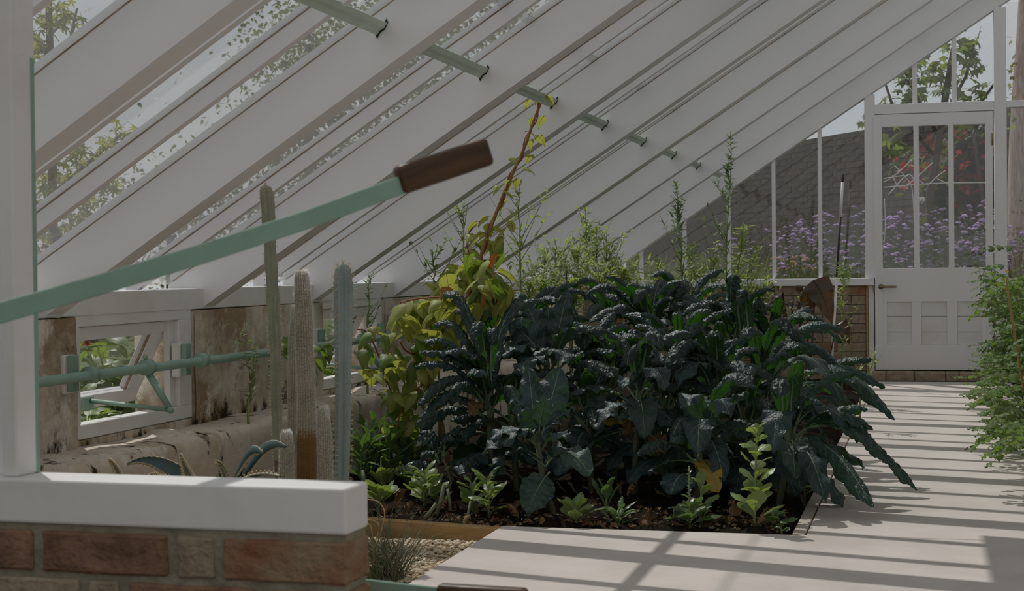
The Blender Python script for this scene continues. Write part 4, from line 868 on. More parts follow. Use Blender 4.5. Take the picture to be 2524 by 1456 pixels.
plume('slim weed standing on the wall ledge before the second window', 905, 870, 912, 690, 7.2, 60, 0.06, 0.005, WEEDD, branch=4)
plume('small spiky weed on the wall ledge beside the tallest cactus', 612, 1020, 630, 878, 5.75, 46, 0.07, 0.0065, WEEDD, branch=2)
for k, (x0, x1, y1, Y, n_) in enumerate(((1375, 1368, 585, 8.8, 150), (1405, 1392, 640, 8.6, 140), (1440, 1446, 512, 9.0, 190), (1465, 1470, 560, 8.8, 170), (1490, 1496, 566, 8.9, 170), (1330, 1345, 610, 8.6, 130), (1515, 1522, 640, 9.2, 130), (1420, 1424, 600, 8.4, 160))):
    plume(('shortest pale willowy weed beside the vine top', 'pale willowy weed second from the vine, thick with white fluff', 'tallest pale willowy weed, its tip crossing a rafter', 'pale willowy weed just right of the tallest fluffy one', 'pale willowy weed at the right of the fluffy clump', 'pale willowy weed closest to the thin spear-leaved weed', 'last low pale willowy weed before the bushy-topped feathery weed', 'pale willowy weed in front of the tallest fluffy one')[k], x0, 790, x1, y1, Y, n_ + 40, 0.075, 0.0065, WEED, branch=12, fluff=46, group='willowy weeds behind the kale')
for k, (x0, x1, y1, Y) in enumerate(((1560, 1570, 690, 9.6), (1600, 1612, 680, 9.8), (1640, 1625, 650, 9.6), (1720, 1735, 640, 9.9), (1750, 1762, 610, 9.6), (1830, 1850, 640, 9.8), (1870, 1885, 690, 10.2), (1535, 1540, 670, 9.2), (1700, 1705, 600, 10.2), (1815, 1828, 560, 9.6), (1350, 1340, 690, 8.3), (1410, 1415, 690, 8.1), (1480, 1490, 680, 8.3), (1310, 1305, 700, 8.0))):
    plume(('bushy green weed left end of the gable sill', 'bushy green weed second along the gable sill', 'bushy green weed below the bushy-topped feathery weed', 'bushy green weed below the tallest feathery weed', 'bushy green weed close left of the tallest feathery weed', 'bushy green weed just right of the tallest feathery weed', 'bushy green weed beside the upright dark elephant ear', 'short bushy weed where the rafter meets the sill', 'lanky bushy weed right of the bushy-topped feathery weed', 'tall bushy weed touching the gable glass beside the tallest one', 'leafy weed behind the vine, right of its stem', 'leafy weed hidden under the fluffy willowy clump', 'leafy weed at the right foot of the fluffy willowy clump', 'leafy weed nearest the vine leaves at rafter foot')[k], x0, 800, x1, y1, Y, 150, 0.085, 0.0075, WEED, branch=9, fluff=6, group='bushy weeds along the gable wall')
plume('soft feathery weed growing by the brick wall left of the door', 2075, 900, 2080, 640, 10.6, 240, 0.08, 0.005, WEED, branch=9)
plume('small feathery weed tip poking up among the kale and elephant ears', 1915, 860, 1920, 735, 9.0, 90, 0.07, 0.005, WEED, branch=4)
plume('wispy green weed at the path edge beyond the big kale', 2120, 990, 2155, 880, 8.9, 70, 0.06, 0.006, WEED, branch=5)

# dark elephant ears
ct = thing('elephant_ear_plant', 'dark bronze elephant-ear plant standing before the brick wall by the door', 'plant', groundp(1985, 10.6)); co = -Vector(ct.location)
CLEAF = uv_leaf_mat('bronze_elephant_ear', (0.034, 0.027, 0.024), (0.07, 0.04, 0.02), (0.055, 0.038, 0.026), rough=0.35, spec=0.5, transl=0.14, tcol=(0.42, 0.17, 0.02), vary=0.2, midw=0.03)
CST = mat('bronze_leaf_stalk', (0.055, 0.035, 0.03), rough=0.5)
for (bx, by, tx, ty, Y, W, sd, ruf) in ((2005, 690, 2052, 800, 10.5, 0.095, (0.96, 0.1, -0.3), .012), (1990, 705, 1992, 790, 10.55, 0.09, (0.8, 0.6, 0.1), .01), (1935, 720, 1875, 775, 10.5, 0.085, None, .035), (1955, 740, 1900, 810, 10.4, 0.07, None, .03), (1965, 745, 2010, 790, 10.4, 0.055, None, .03), (1905, 690, 1880, 760, 10.7, 0.05, None, .02), (2060, 800, 2092, 850, 10.5, 0.07, (0.9, 0.3, 0.2), .02)):
    P0 = at(bx, by, Y=Y); P1 = at(tx, ty, Y=Y - 0.05); P = bez(P0 + co, P1 + co, 0.03, 22)
    vseed[0] += 1; mb = MB(); blade(mb, P, W, M=11, shape='cordate', pet=0.0, curl=0.35, ruffle=ruf, rfreq=18, seed=vseed[0], side=sd, rib=0.004)
    mb.tube([tuple(P[2]), tuple(Vector(P[2]) * .6 + Vector((0, 0.03, -0.12))), (rnd(-.05, .05), rnd(-.05, .05), 0)], 0.006, 6, 1); part('leaf', mb, [CLEAF, CST], ct, True)

# black and white marker stake by the door
a = at(2078, 428, Y=12.3); b = at(2046, 905, Y=12.3); b.z = soil_z(b.x, b.y); sk = thing('marker_stake', 'thin black and white stake leaning beside the door', 'stake', b); d = a - b
for nme, f0, f1, m, r in (('white_lower_band', 0, .51, WHITE, .010), ('dark_band', .51, .797, CST, .0085), ('white_upper_band', .797, .96, WHITE, .0105), ('dark_tip', .96, 1, CST, .009)):
    mb = MB(); mb.tube([tuple(d * f0), tuple(d * f1)], r, 8); part(nme, mb, m, sk, True)

# ================================================================== small plants and dry leaves at the front edge of the bed
def rosette(label, px, py, Y, n, L, W, m, stem=0.0, up=0.7, shape='obovate', tiers=1, spike=0.0, lean=0.0):
    L *= 1.42; W *= 1.5; stem *= 1.08
    g = at(px, py, Y=Y); z = soil_z(g.x, g.y); t = thing('leafy_seedling', label, 'seedling', (g.x, g.y, z)); mb = MB()
    mb.tube([(0, 0, -0.01), (lean * .5, 0, stem * .5 + 0.005), (lean, 0, stem + spike + 0.012)], [0.005, 0.0045, 0.0025], 6); part('stem', mb, WSTEM, t, True)
    for i in range(n):
        h = stem * (i / max(1, n - 1)) if tiers else 0.0; az = i * 2.4 + rnd(-.3, .3); f = 1.0 - 0.45 * (i / n if stem > 0 else 0); l = L * f * rnd(.75, 1.15); e0 = up + .25 + rnd(-.3, .3)
        P = droop((lean * (h / stem if stem else 0), 0, h + 0.004), az, e0, e0 - rnd(.3, 1.2), l, 14, 1.2); vseed[0] += 1
        mb = MB(); blade(mb, P, W * f * rnd(.85, 1.15), M=7, shape=shape, pet=0.12, curl=rnd(.2, .6), roll=rnd(-.3, .3), ruffle=0.0016, seed=vseed[0], petw=0.0018, rib=0.002); part('leaf', mb, [m, WSTEM], t, True)
    if spike:
        mb = MB()
        for k in range(26):
            az = k * 2.4; P = droop((lean, 0, stem + spike * k / 26), az, 0.7, -0.2, 0.016, 4); blade(mb, P, 0.0035, M=3, shape='ovate', seed=k)
        part('flower_spike', mb, m, t, True, kind='stuff')
    return t
rosette('tall pale green seedling with stacked rounded leaves at the bed corner', 1860, 1300, 5.5, 22, 0.080, 0.025, SALAD, stem=0.30, up=0.75, lean=0.01)
rosette('dark rosette with a thin flower spike in the middle of the bed edge', 1700, 1292, 5.52, 14, 0.078, 0.021, SALADD, stem=0.07, up=0.5, spike=0.13)
rosette('leggy half-yellow seedling behind the spiked rosette', 1728, 1265, 5.62, 8, 0.08, 0.018, SALAD, stem=0.12, up=0.8)
rosette('loose green rosette with curled leaf ends on the bed edge', 1420, 1290, 5.5, 12, 0.095, 0.019, SALAD, stem=0.05, up=0.75)
rosette('small narrow-leaved rosette with shiny white leaf glints', 1525, 1280, 5.55, 12, 0.075, 0.011, SALADD, stem=0.05, up=0.6, shape='lance')
rosette('upright wilting seedling above the narrow-leaved rosette', 1495, 1255, 5.7, 6, 0.09, 0.016, SALADD, stem=0.08, up=1.0)
rosette('bright lime seedling cluster behind the plank, third from the white cap', 1205, 1275, 5.62, 14, 0.085, 0.019, SALAD, stem=0.12, up=0.7)
rosette('pale stalky seedling leaning over beside the dry brown leaves', 1165, 1262, 5.75, 10, 0.08, 0.018, SALAD, stem=0.10, up=0.9)
rosette('bushy lime seedling in the middle of the plank edge', 1045, 1255, 5.75, 18, 0.085, 0.019, SALAD, stem=0.11, up=0.7)
rosette('smaller seedling with spoon leaves right of the bushy lime one', 1075, 1250, 5.8, 9, 0.075, 0.017, SALAD, stem=0.07, up=0.9)
rosette('lime rosette half hidden behind the corner of the white cap', 935, 1262, 5.7, 14, 0.085, 0.020, SALAD, stem=0.05, up=0.7)
rosette('upright rosette of streaked leaves just past the white cap', 945, 1225, 6.0, 12, 0.085, 0.017, SALAD, stem=0.04, up=1.0)
rosette('little weed with drooping leaves on a bare stalk near the vine foot', 940, 1180, 6.1, 6, 0.06, 0.010, SALAD, stem=0.14, up=0.2)
rosette('low leafy weed under the vine between seedling and kale', 1010, 1215, 6.1, 14, 0.08, 0.020, SALADD, stem=0.06, up=0.8)
rosette('shaded dock seedling under the trailing kale', 1905, 1270, 5.62, 7, 0.06, 0.02, SALADD, stem=0.02, up=0.5)
rosette('tiny three-leaved seedling at the bed corner edge', 1925, 1288, 5.52, 4, 0.03, 0.013, SALADD, stem=0.02, up=0.5)
rosette('sunlit clover-like sprout between the trailing kale leaves and the kerb', 1982, 1170, 6.25, 12, 0.035, 0.014, SALAD, stem=0.10, up=0.5)
for k, (x, Y) in enumerate(((890, 6.3), (915, 6.4), (900, 6.6), (930, 6.8), (960, 6.4), (1010, 6.5))):
    rosette(('leafy green weed in the shade behind the blue ribbed cactus', 'arching dark weed right of the blue ribbed cactus', 'broad weed under the ledge behind the cacti', 'deep green weed below the vine by the ledge', 'rank weed between vine foot and ledge', 'dark weed under the lowest vine leaves')[k], x, 1195 - k * 6, Y, 16, 0.15, 0.017, SALADD, stem=0.17, up=0.8, shape='lance')

# dry crumpled leaves, each one its own
dry = [None] * 5
for k in range(5):
    mb = MB(); P = droop((-0.035, 0, 0.012), 0.2, 0.6, -1.2, 0.085, 14, 0.9); vseed[0] += 1
    blade(mb, P, 0.02 + .004 * k, M=9, shape='ovate', pet=0.1, curl=(1.9, -1.6, 2.2, 1.4, -2.0)[k], ruffle=0.012, rfreq=26, seed=vseed[0], twist=rnd(-1.2, 1.2), rib=.0016); dry[k] = mb.mesh('dry_leaf', [TAN, KSTEM], True)
DL = 'crumpled dry brown leaf lying on the dark soil of the kale bed'
spots = [(985, 1258), (1105, 1275), (1085, 1265), (1180, 1262), (1265, 1290), (1280, 1260), (1275, 1240), (1300, 1295), (1330, 1300), (1440, 1300), (1455, 1292), (1475, 1302), (1400, 1296), (1590, 1280), (1600, 1300), (1575, 1262), (1640, 1278), (1625, 1262), (1660, 1290), (1780, 1296), (1765, 1285), (1790, 1275), (1800, 1300), (1745, 1300), (1855, 1305), (1870, 1300), (1895, 1265), (1835, 1296), (1560, 1298), (1250, 1268), (1150, 1285), (1130, 1288), (1010, 1262), (950, 1268), (1515, 1300), (1690, 1300), (1220, 1285)]
for k, (x, y) in enumerate(spots):
    p = at(x, y - 4, Z=0.0); p.y = max(p.y, 5.47); z = soil_z(p.x, p.y)
    o = obj('dry_leaf', dry[k % 5], None, (p.x, p.y, z + 0.004), (rnd(-.7, .7), rnd(-.9, .9), rnd(0, 6.28)), rnd(.4, .85), DL, 'dry leaf', 'dry leaves on the kale bed')
for k, (x, y, Y, s) in enumerate(((1262, 1235, 5.6, 1.9), (1278, 1220, 5.62, 1.7), (1600, 1275, 5.55, 1.8), (988, 1235, 5.75, 1.8), (1795, 1270, 5.55, 2.0), (1560, 1180, 6.0, 1.9), (1540, 1195, 6.1, 1.6), (1095, 1260, 5.7, 1.6), (1880, 1285, 5.5, 1.4))):
    p = at(x, y, Y=Y); obj('dry_leaf', dry[k % 5], None, (p.x, p.y, soil_z(p.x, p.y) + 0.020 * s), (rnd(-.4, .4), -1.2, rnd(0, 6)), s * .48, ('hanging tan dead leaf left of the low broad-leaved kale', 'second tan dead leaf draped against its neighbour by the broad-leaved kale', 'curled pale dead stalk leaf in front of the bare stems', 'bright brown withered leaf standing beside the lime rosette', 'biggest bleached dead leaf heap between the two rosettes', 'withered leaf hanging low among the bare kale stems', 'dull withered leaf under the bare-stemmed kale', 'brown dead leaf drooping beside the plank', 'russet dead leaf at the foot of the tall pale seedling')[k], 'dry leaf')
# bare dead stalks
for k, (x, y, x1, y1, Y, r) in enumerate(((1075, 1270, 1095, 1195, 5.62, .009), (1505, 1285, 1480, 1255, 5.55, .006), (1040, 1285, 1075, 1240, 5.52, .008), (1145, 1290, 1160, 1235, 5.55, .006), (1110, 1270, 1103, 1205, 5.7, .007), (895, 1200, 893, 1160, 5.9, .010))):
    a = at(x, y, Y=Y); b = at(x1, y1, Y=Y + .03); t = obj('cut_stalk', MB().tube([(0, 0, 0), tuple((b - a) * .5 + Vector((.004, 0, 0))), tuple(b - a)], [r, r * .9, r * .8], 7).mesh('cut_stalk', KSTEM, True), None, a, None, None, ('pale cut kale stalk leaning beside the bushy lime seedling', 'short green stalk stub lying on the bed front', 'thick grey stalk slanting behind the plank', 'thin brown stalk behind the plank end', 'upright pale stalk near the small spoon-leaved seedling', 'pinkish cut stub just above the white cap corner')[k], 'stalk')
# thin litter of bits over the soil
lit = MB()
for k in range(900):
    x = rnd(-2.0, -0.47); y = 5.44 + abs(random.gauss(0, .35)); z = soil_z(x, y); s = rnd(.004, .013); a = rnd(0, 6.3); q = Vector((x, y, z + .004)); u = Vector((math.cos(a), math.sin(a), rnd(-.3, .3))); v = u.orthogonal().normalized()
    lit.add([q - u * s, q + v * s * .35 + Vector((0, 0, .004)), q + u * s, q - v * s * .35], [(0, 1, 2, 3)])
obj('leaf_litter', lit.mesh('leaf_litter', mat('leaf_litter', (0.30, 0.20, 0.10), (0.10, 0.07, 0.04), scale=30, rough=.95)), None, label='scatter of tiny dry bits over the dark soil', cat='litter', kind='stuff')
# ================================================================== cacti in the gravel bed
HAIR = mat('silver_cactus_hair', (0.92, 0.91, 0.88), rough=0.8, transl=0.6)
HAIRY = mat('golden_cactus_hair', (0.52, 0.37, 0.16), rough=0.8, transl=0.5)
SPINE = mat('tan_cactus_spine', (0.62, 0.47, 0.28), rough=0.6, transl=0.2)
CBLUE = mat('blue_green_cactus_skin', (0.32, 0.40, 0.39), (0.25, 0.32, 0.305), scale=9, rough=0.55, bump=0.1, bscale=60)
CGREY = mat('grey_green_cactus_skin', (0.35, 0.38, 0.29), (0.25, 0.275, 0.20), scale=14, rough=0.65, bump=0.2, bscale=60)
CSCAR = mat('corky_purple_scar', (0.25, 0.155, 0.145), (0.16, 0.105, 0.09), scale=20, rough=0.9, bump=0.4)
CWOOL = mat('silver_torch_skin', (0.42, 0.37, 0.28), (0.30, 0.26, 0.19), scale=20, rough=0.9)
CGOLD = mat('tan_torch_skin', (0.33, 0.22, 0.085), (0.24, 0.15, 0.055), scale=16, rough=0.9)
def cactus(label, pts, Y, ribs, depth, skins, hair=None, hlen=0.009, spine=None, slen=0.012, step=0.016, twist=0.0):
    """pts: (column px, px height, half width px) from foot to tip; skins: [(from height fraction, material)]"""
    P = [at(x, y, Y=Y) for x, y, w in pts]; sc_ = 4104.0 / Y
    g = Vector((P[0].x, P[0].y, -0.10)); P = [g] + P; Rr = [pts[0][2] / sc_ * 0.97] + [w / sc_ * 0.97 for x, y, w in pts]
    t = thing('columnar_cactus', label, 'cactus', g, group='columnar cacti in the gravel bed')
    d = [0]; [d.append(d[-1] + (P[i + 1] - P[i]).length) for i in range(len(P) - 1)]; D = d[-1]
    N = 110; s = np.linspace(0, D, N); C = np.stack([np.interp(s, d, [p[k] for p in P]) for k in range(3)], 1) - np.array(g)
    for _ in range(4): C[1:-1] = 0.25 * C[:-2] + 0.5 * C[1:-1] + 0.25 * C[2:]
    R = np.interp(s, d, Rr); top = D - s; rt = Rr[-1] if Rr[-1] > 0.006 else max(Rr[-2], 0.01)
    R = np.where(top < rt * 1.3, np.maximum(R, rt * .6) * np.sqrt(np.clip(1 - (1 - top / (rt * 1.3)) ** 2, 0.0, 1)), R) + 0.0005
    K = ribs * 8; th = np.linspace(0, 2 * PI, K, endpoint=False); prof = (1 - depth * (0.5 - 0.5 * np.cos(ribs * th)) ** 0.8)
    notch = 1 + (0.05 * np.cos(2 * PI * s / step) if spine else 0 * s)
    rad = R[:, None] * prof[None] * (1 + (notch[:, None] - 1) * (prof[None] > 1 - depth * .35))
    V = np.stack([C[:, 0:1] + rad * np.cos(th + twist), C[:, 1:2] + rad * np.sin(th + twist), np.repeat(C[:, 2:3], K, 1)], -1)
    V = np.concatenate([V, V[:, :1]], 1)
    mb = MB(); fr = [int(f * (N - 1)) for f, m in skins] + [N - 1]
    for i in range(len(skins)):
        mb = MB(); mb.grid(V[fr[i]:fr[i + 1] + 1], 0); part('stem_segment' if len(skins) > 1 else 'stem', mb, skins[i][1], t, True)
    if spine:
        sp = MB(); k = 0
        for zs in np.arange(0.02, D - 0.004, step):
            i = int(zs / D * (N - 1))
            for r in range(ribs):
                a = 2 * PI * r / ribs + twist; o = Vector((C[i, 0] + R[i] * math.cos(a), C[i, 1] + R[i] * math.sin(a), C[i, 2])); out = Vector((math.cos(a), math.sin(a), 0))
                for q in range(9):
                    dr = (out + vjit(0.75)).normalized(); l = slen * rnd(.5, 1.1); sd = dr.orthogonal().normalized() * 0.0006
                    sp.add([o - sd, o + sd, o + dr * l], [(0, 1, 2)])
        for q in range(60):
            i = N - 1 - int(abs(random.gauss(0, 3))); a = rnd(0, 6.3); o = Vector((C[i, 0] + R[i] * math.cos(a), C[i, 1] + R[i] * math.sin(a), C[i, 2])); dr = Vector((math.cos(a) * .5, math.sin(a) * .5, rnd(.3, 1.2))).normalized(); sd = dr.orthogonal().normalized() * .0007
            sp.add([o - sd, o + sd, o + dr * slen * rnd(.6, 1.3)], [(0, 1, 2)])
        part('spines', sp, spine, t, kind='stuff')
    if hair:
        for (f0, f1, m) in hair:
            nh = int(42000 * (f1 - f0) * D / 0.8); u = rng.random(nh); ii = np.minimum(N - 1, ((f0 + (f1 - f0) * u) * (N - 1)).astype(int))
            a = (np.round(rng.random(nh) * ribs) / ribs) * 2 * PI + rng.normal(0, .05, nh) + twist; ca, sa = np.cos(a), np.sin(a)
            o = np.stack([C[ii, 0] + R[ii] * ca, C[ii, 1] + R[ii] * sa, C[ii, 2] + rng.uniform(-.004, .004, nh)], 1)
            dr = unit(np.stack([ca, sa, np.where(ii < N - 8, 0.1, 1.0)], 1) + rng.uniform(-.55, .55, (nh, 3))); l = hlen * rng.uniform(.45, 1.1, nh)
            sd = unit(np.cross(dr, np.array((.3, .2, 1.0)))) * 0.00042
            vv = np.stack([o - sd, o + sd, o + dr * l[:, None]], 1).reshape(-1, 3); hb = MB(); hb.add(vv.tolist(), np.arange(nh * 3).reshape(-1, 3).tolist())
            part('hair', hb, m, t, kind='stuff')
    return t
cactus('tallest cactus, a thin grey-green ribbed column with a purple corky scar', [(693, 1185, 15), (684, 1060, 14.5), (681, 960, 15), (679, 860, 16.5), (672, 720, 17), (666, 610, 16.5), (663, 560, 18), (660, 500, 20), (654, 453, 15)], 4.75, 6, 0.42,
       [(0.0, CBLUE), (0.24, CSCAR), (0.315, CGREY)], spine=SPINE, slen=0.0085, step=0.013, twist=0.35)
cactus('silver torch cactus, white-haired above and golden brown below', [(757, 1185, 28), (756, 1060, 26), (755, 960, 23), (752, 880, 23.5), (750, 800, 23), (745, 720, 22), (742, 662, 17)], 4.55, 22, 0.16,
       [(0.0, CGOLD), (0.52, CWOOL)], hair=[(0.5, 1.0, HAIR), (0.0, 0.5, HAIRY)], hlen=0.0105)
cactus('slim white-haired cactus tucked close behind the silver torch cactus', [(722, 1185, 13), (721, 1000, 13), (724, 850, 13), (728, 750, 9)], 4.68, 16, 0.16, [(0.0, CWOOL)], hair=[(0, 1, HAIR)], hlen=0.0095)
cactus('shortest woolly cactus at the left foot of the silver torch cactus', [(706, 1185, 18), (706, 1100, 17.5), (705, 1058, 12)], 4.42, 20, 0.16, [(0.0, CWOOL)], hair=[(0, 1, HAIR)], hlen=0.009)
cactus('short woolly cactus at the right foot of the silver torch cactus', [(803, 1185, 20), (800, 1080, 19), (796, 1000, 13)], 4.42, 20, 0.16, [(0.0, CWOOL)], hair=[(0, 1, HAIR)], hlen=0.0095)
cactus('stout blue-green cactus with deep ribs and golden spines', [(843, 1185, 20), (845, 1050, 21.5), (846, 900, 23), (847, 780, 26), (846, 700, 27), (845, 648, 20)], 4.95, 6, 0.40, [(0.0, CBLUE)], spine=SPINE, slen=0.018, step=0.017, twist=0.25)

# agaves: thick pointed leaves with cream margins and teeth
def agave_mat(name, c, margin, edge=0.62):
    m = bpy.data.materials.new(name); m.use_nodes = True; n, l = m.node_tree.nodes, m.node_tree.links; p = n['Principled BSDF']; p.inputs['Roughness'].default_value = 0.5
    uv = n.new('ShaderNodeUVMap'); sp = n.new('ShaderNodeSeparateXYZ'); l.new(uv.outputs['UV'], sp.inputs[0])
    a = n.new('ShaderNodeMath'); a.operation = 'SUBTRACT'; a.inputs[1].default_value = 0.5; l.new(sp.outputs['X'], a.inputs[0])
    b = n.new('ShaderNodeMath'); b.operation = 'ABSOLUTE'; l.new(a.outputs[0], b.inputs[0])
    r = n.new('ShaderNodeValToRGB'); r.color_ramp.elements[0].position = edge * .5; r.color_ramp.elements[0].color = (*c, 1); r.color_ramp.elements[1].position = edge * .5 + 0.04; r.color_ramp.elements[1].color = (*margin, 1)
    l.new(b.outputs[0], r.inputs['Fac']); l.new(r.outputs['Color'], p.inputs['Base Color']); return m
AG1 = agave_mat('agave_striped_leaf', (0.050, 0.090, 0.085), (0.46, 0.44, 0.32), 0.9); AG2 = agave_mat('agave_cream_striped_leaf', (0.16, 0.18, 0.11), (0.50, 0.45, 0.30), 0.5); AG3 = agave_mat('agave_grey_leaf', (0.20, 0.26, 0.22), (0.24, 0.30, 0.25), 0.9)
def agave(label, cx, cy, Y, leaves):
    g = at(cx, cy, Y=Y); g.z = -0.10; t = thing('agave', label, 'agave', g)
    for (bx, by, tx, ty, Y0, Y1, arch, W, m, sd) in leaves:
        P = bez(at(bx, by, Y=Y0), at(tx, ty, Y=Y1), arch, 26, 0.5) - np.array(g); P = np.concatenate([np.linspace((0, 0, 0.02), P[0], 6)[:-1], P]); vseed[0] += 1
        mb = MB(); N = len(P); blade(mb, P, W, M=9, shape='taper', pet=0.0, curl=-0.55, seed=vseed[0], side=sd)
        T = unit(np.gradient(P, axis=0)); S = np.array(mb.v).reshape(N, 9, 3)
        for e in (0, 8):
            for i in range(7, N - 2, 2):
                p = S[i, e]; out = p - S[i, 7 if e else 1]; out = out / max(1e-6, np.linalg.norm(out)); d = T[i] * 0.004; mb.add([p - d * .6, p + d * .6, p + out * 0.0035], [(0, 1, 2)], 1)
        o = part('leaf', mb, [m, SPINE], t, True); so = o.modifiers.new('thick', 'SOLIDIFY'); so.thickness = 0.006; so.offset = -1
    return t
agave('agave with toothed cream-edged leaves arching up behind the white cap', 590, 1215, 4.1, [(590, 1195, 708, 1103, 4.1, 4.0, 0.045, 0.032, AG1, (0.4, 0.3, 1)), (575, 1200, 650, 1120, 4.05, 3.95, 0.045, 0.030, AG1, (0.4, 0.3, 1)), (560, 1200, 530, 1140, 4.1, 4.1, 0.02, 0.012, AG2, None), (585, 1205, 690, 1170, 4.0, 3.8, 0.02, 0.02, AG1, None)])
agave('agave with a striped pointed leaf lying low behind the white cap', 455, 1215, 3.9, [(465, 1195, 312, 1143, 3.9, 3.9, 0.032, 0.023, AG1, (-0.1, 0.5, 1)), (472, 1195, 444, 1118, 3.9, 3.88, 0.0, 0.016, AG2, (1, 0.2, 0)), (300, 1190, 268, 1130, 3.95, 3.95, 0.01, 0.009, AG2, (1, 0.2, 0)), (440, 1205, 360, 1180, 3.8, 3.6, 0.02, 0.02, AG1, None)])
agave('grey-green fleshy agave half hidden behind the white post', 62, 1200, 3.3, [(55, 1200, 62, 1098, 3.3, 3.3, 0.0, 0.034, AG3, (1, 0.2, 0)), (75, 1205, 105, 1150, 3.35, 3.3, 0.01, 0.02, AG3, (1, 0.2, 0)), (40, 1200, 20, 1120, 3.35, 3.35, 0.0, 0.03, AG3, (1, 0.2, 0))])

# tuft of wiry grey-green grass and a couple of dry hoops
tz = at(952, 1432, Z=-0.052)
tf = thing('grass_tuft', 'tuft of wiry grey-green grass on the gravel beside the brick wall end', 'grass', tz); GB = mat('wiry_grass', (0.16, 0.20, 0.11), (0.30, 0.31, 0.21), scale=10, rough=0.7, transl=0.2)
mb = MB()
for k in range(210):
    az = rnd(0, 6.3); l = rnd(.10, .27); e0 = rnd(.7, 1.5); P = droop((rnd(-.05, .05), rnd(-.05, .05), 0), az, e0, e0 - rnd(.2, .9), l, 7); mb.tube(P.tolist(), [.0013, .0013, .0012, .0011, .0009, .0007, .0003], 3, caps=False)
part('blades', mb, GB, tf, kind='stuff')
STRAW = mat('straw', (.55, .40, .22), rough=.7)
for lst in ([(928, 1420), (930, 1345), (942, 1300), (948, 1262), (932, 1236), (900, 1230)], [(925, 1420), (924, 1345), (934, 1305), (928, 1286), (900, 1280)], [(921, 1420), (919, 1345), (917, 1312), (912, 1294), (900, 1288)]):
    pp = smooth_path([at(x, y, Y=tz.y) for x, y in lst]); mb = MB(); mb.tube([tuple(p - tz) for p in pp], .002, 5); part('dry_blade', mb, STRAW, tf, True)
mb = MB(); P = droop((-.016, 0, 0.0), 0.3, 0.5, -0.6, 0.034, 8); blade(mb, P, .011, M=5, shape='ovate', curl=.6, seed=3); p = at(1037, 1412, Z=-0.09); PINK = mat('pink_petal', (.55, .10, .17), rough=.6, transl=.3)
obj('fallen_petal', mb.mesh('fallen_petal', PINK), None, p + Vector((0, 0, .008)), (0.5, .3, 1.0), None, 'single pink petal fallen on the gravel by the path edge', 'petal')

# ================================================================== tomatoes along the right of the path
def compound_leaf(seed, L=0.19):
    mb = MB(); P = droop((0, 0, 0), 0.0, 0.45, -0.9, L, 14, 1.1); mb.tube(P.tolist(), [.0018] * 13 + [.0008], 4, 1)
    for i, sgn in ((4, 1), (4, -1), (7, 1), (8, -1), (10, 1), (11, -1), (13, 0)):
        l = L * (.34 if sgn == 0 else .30) * rnd(.8, 1.2); az = sgn * rnd(.9, 1.3); Q = droop(P[i], az, rnd(-.3, .3), rnd(-1.3, -.6), l, 9); vseed[0] += 1
        blade(mb, Q, l * .30, M=5, shape='ovate', pet=.12, curl=.5, ruffle=.006, rfreq=16, seed=vseed[0], roll=rnd(-.3, .3), petw=.001)
    return mb.mesh('leaf', [TOMATO, WSTEM], True)
TL = [compound_leaf(k) for k in range(4)]
fb = MB(); fb.ball((0, 0, 0), 0.027, 14, 10, 0, (1, 1, .86)); 
for k in range(5): Q = droop((0, 0, .022), k * 1.257, .3, -.3, .018, 5); blade(fb, Q, .003, M=3, shape='lance', seed=k, mi=1)
FRM = fb.mesh('tomato', [TFRUIT, WSTEM], True)
yf = MB()
for k in range(5): Q = droop((0, 0, 0), k * 1.257, .2, -.5, .012, 5); blade(yf, Q, .003, M=3, shape='lance', seed=k)
YFM = yf.mesh('flower', mat('yellow_flower', (.75, .55, .04), rough=.6, transl=.3), True)
TLAB = ('nearest low tomato plant spilling over the path edge', 'tomato plant tied to the bamboo cane', 'tomato plant with green fruit hanging near the floor', 'tall leggy tomato plant reaching across the door post', 'tomato plant nearest the brick doorstep', 'tall tomato plant at the back by the gable corner', 'tomato plant close to the white back wall')
for k, (x, y, h, r, n_, nf) in enumerate(((.70, 7.9, .62, .36, 56, 3), (.70, 8.7, 1.0, .38, 62, 3), (.72, 9.7, .90, .38, 76, 6), (.74, 10.6, 1.0, .40, 64, 5), (.76, 11.7, .75, .42, 60, 5), (.86, 11.3, 1.35, .40, 62, 3), (.92, 8.8, 1.4, .38, 56, 1))):
    t = thing('tomato_plant', TLAB[k], 'tomato plant', (x, y, -.01)); mb = MB(); tips = []
    for q in range(6):
        az = q * 1.05 + rnd(-.3, .3); tp = Vector((math.cos(az) * r * rnd(.4, .9), math.sin(az) * r * .8, h * rnd(.35, 1.0))); md = tp * .5 + Vector((0, 0, h * .2)); pp = smooth_path([(0, 0, 0), md * .6 + Vector((0, 0, .1 * h)), md, tp], 4); mb.tube([tuple(p) for p in pp], [.006 * (1 - .7 * i / len(pp)) for i in range(len(pp))], 5); tips.append(pp)
    part('stems', mb, WSTEM, t, True)
    for i in range(int(n_ * 2.4)):
        pp = random.choice(tips); p = pp[random.randint(1, len(pp) - 1)] + vjit(.05); p.z = max(p.z, .05); az = math.atan2(p.y, p.x) + rnd(-1.9, 1.9); obj('leaf', TL[i % 4], t, p, (rnd(-.4, .4), rnd(-.6, .5), az), rnd(.7, 1.3))
    for i in range(nf): pp = random.choice(tips); p = pp[random.randint(3, len(pp) - 2)]; obj('tomato', FRM, t, (p.x - rnd(.02, .1), p.y - rnd(0, .1), max(.03, p.z - rnd(.04, .25))), (rnd(-.3, .3), rnd(-.3, .3), 0), rnd(.7, 1.15))
    for i in range(3): pp = random.choice(tips); p = pp[random.randint(3, len(pp) - 1)]; obj('flower', YFM, t, p + vjit(.05), (rnd(-1, 1), rnd(-1, 1), 0))
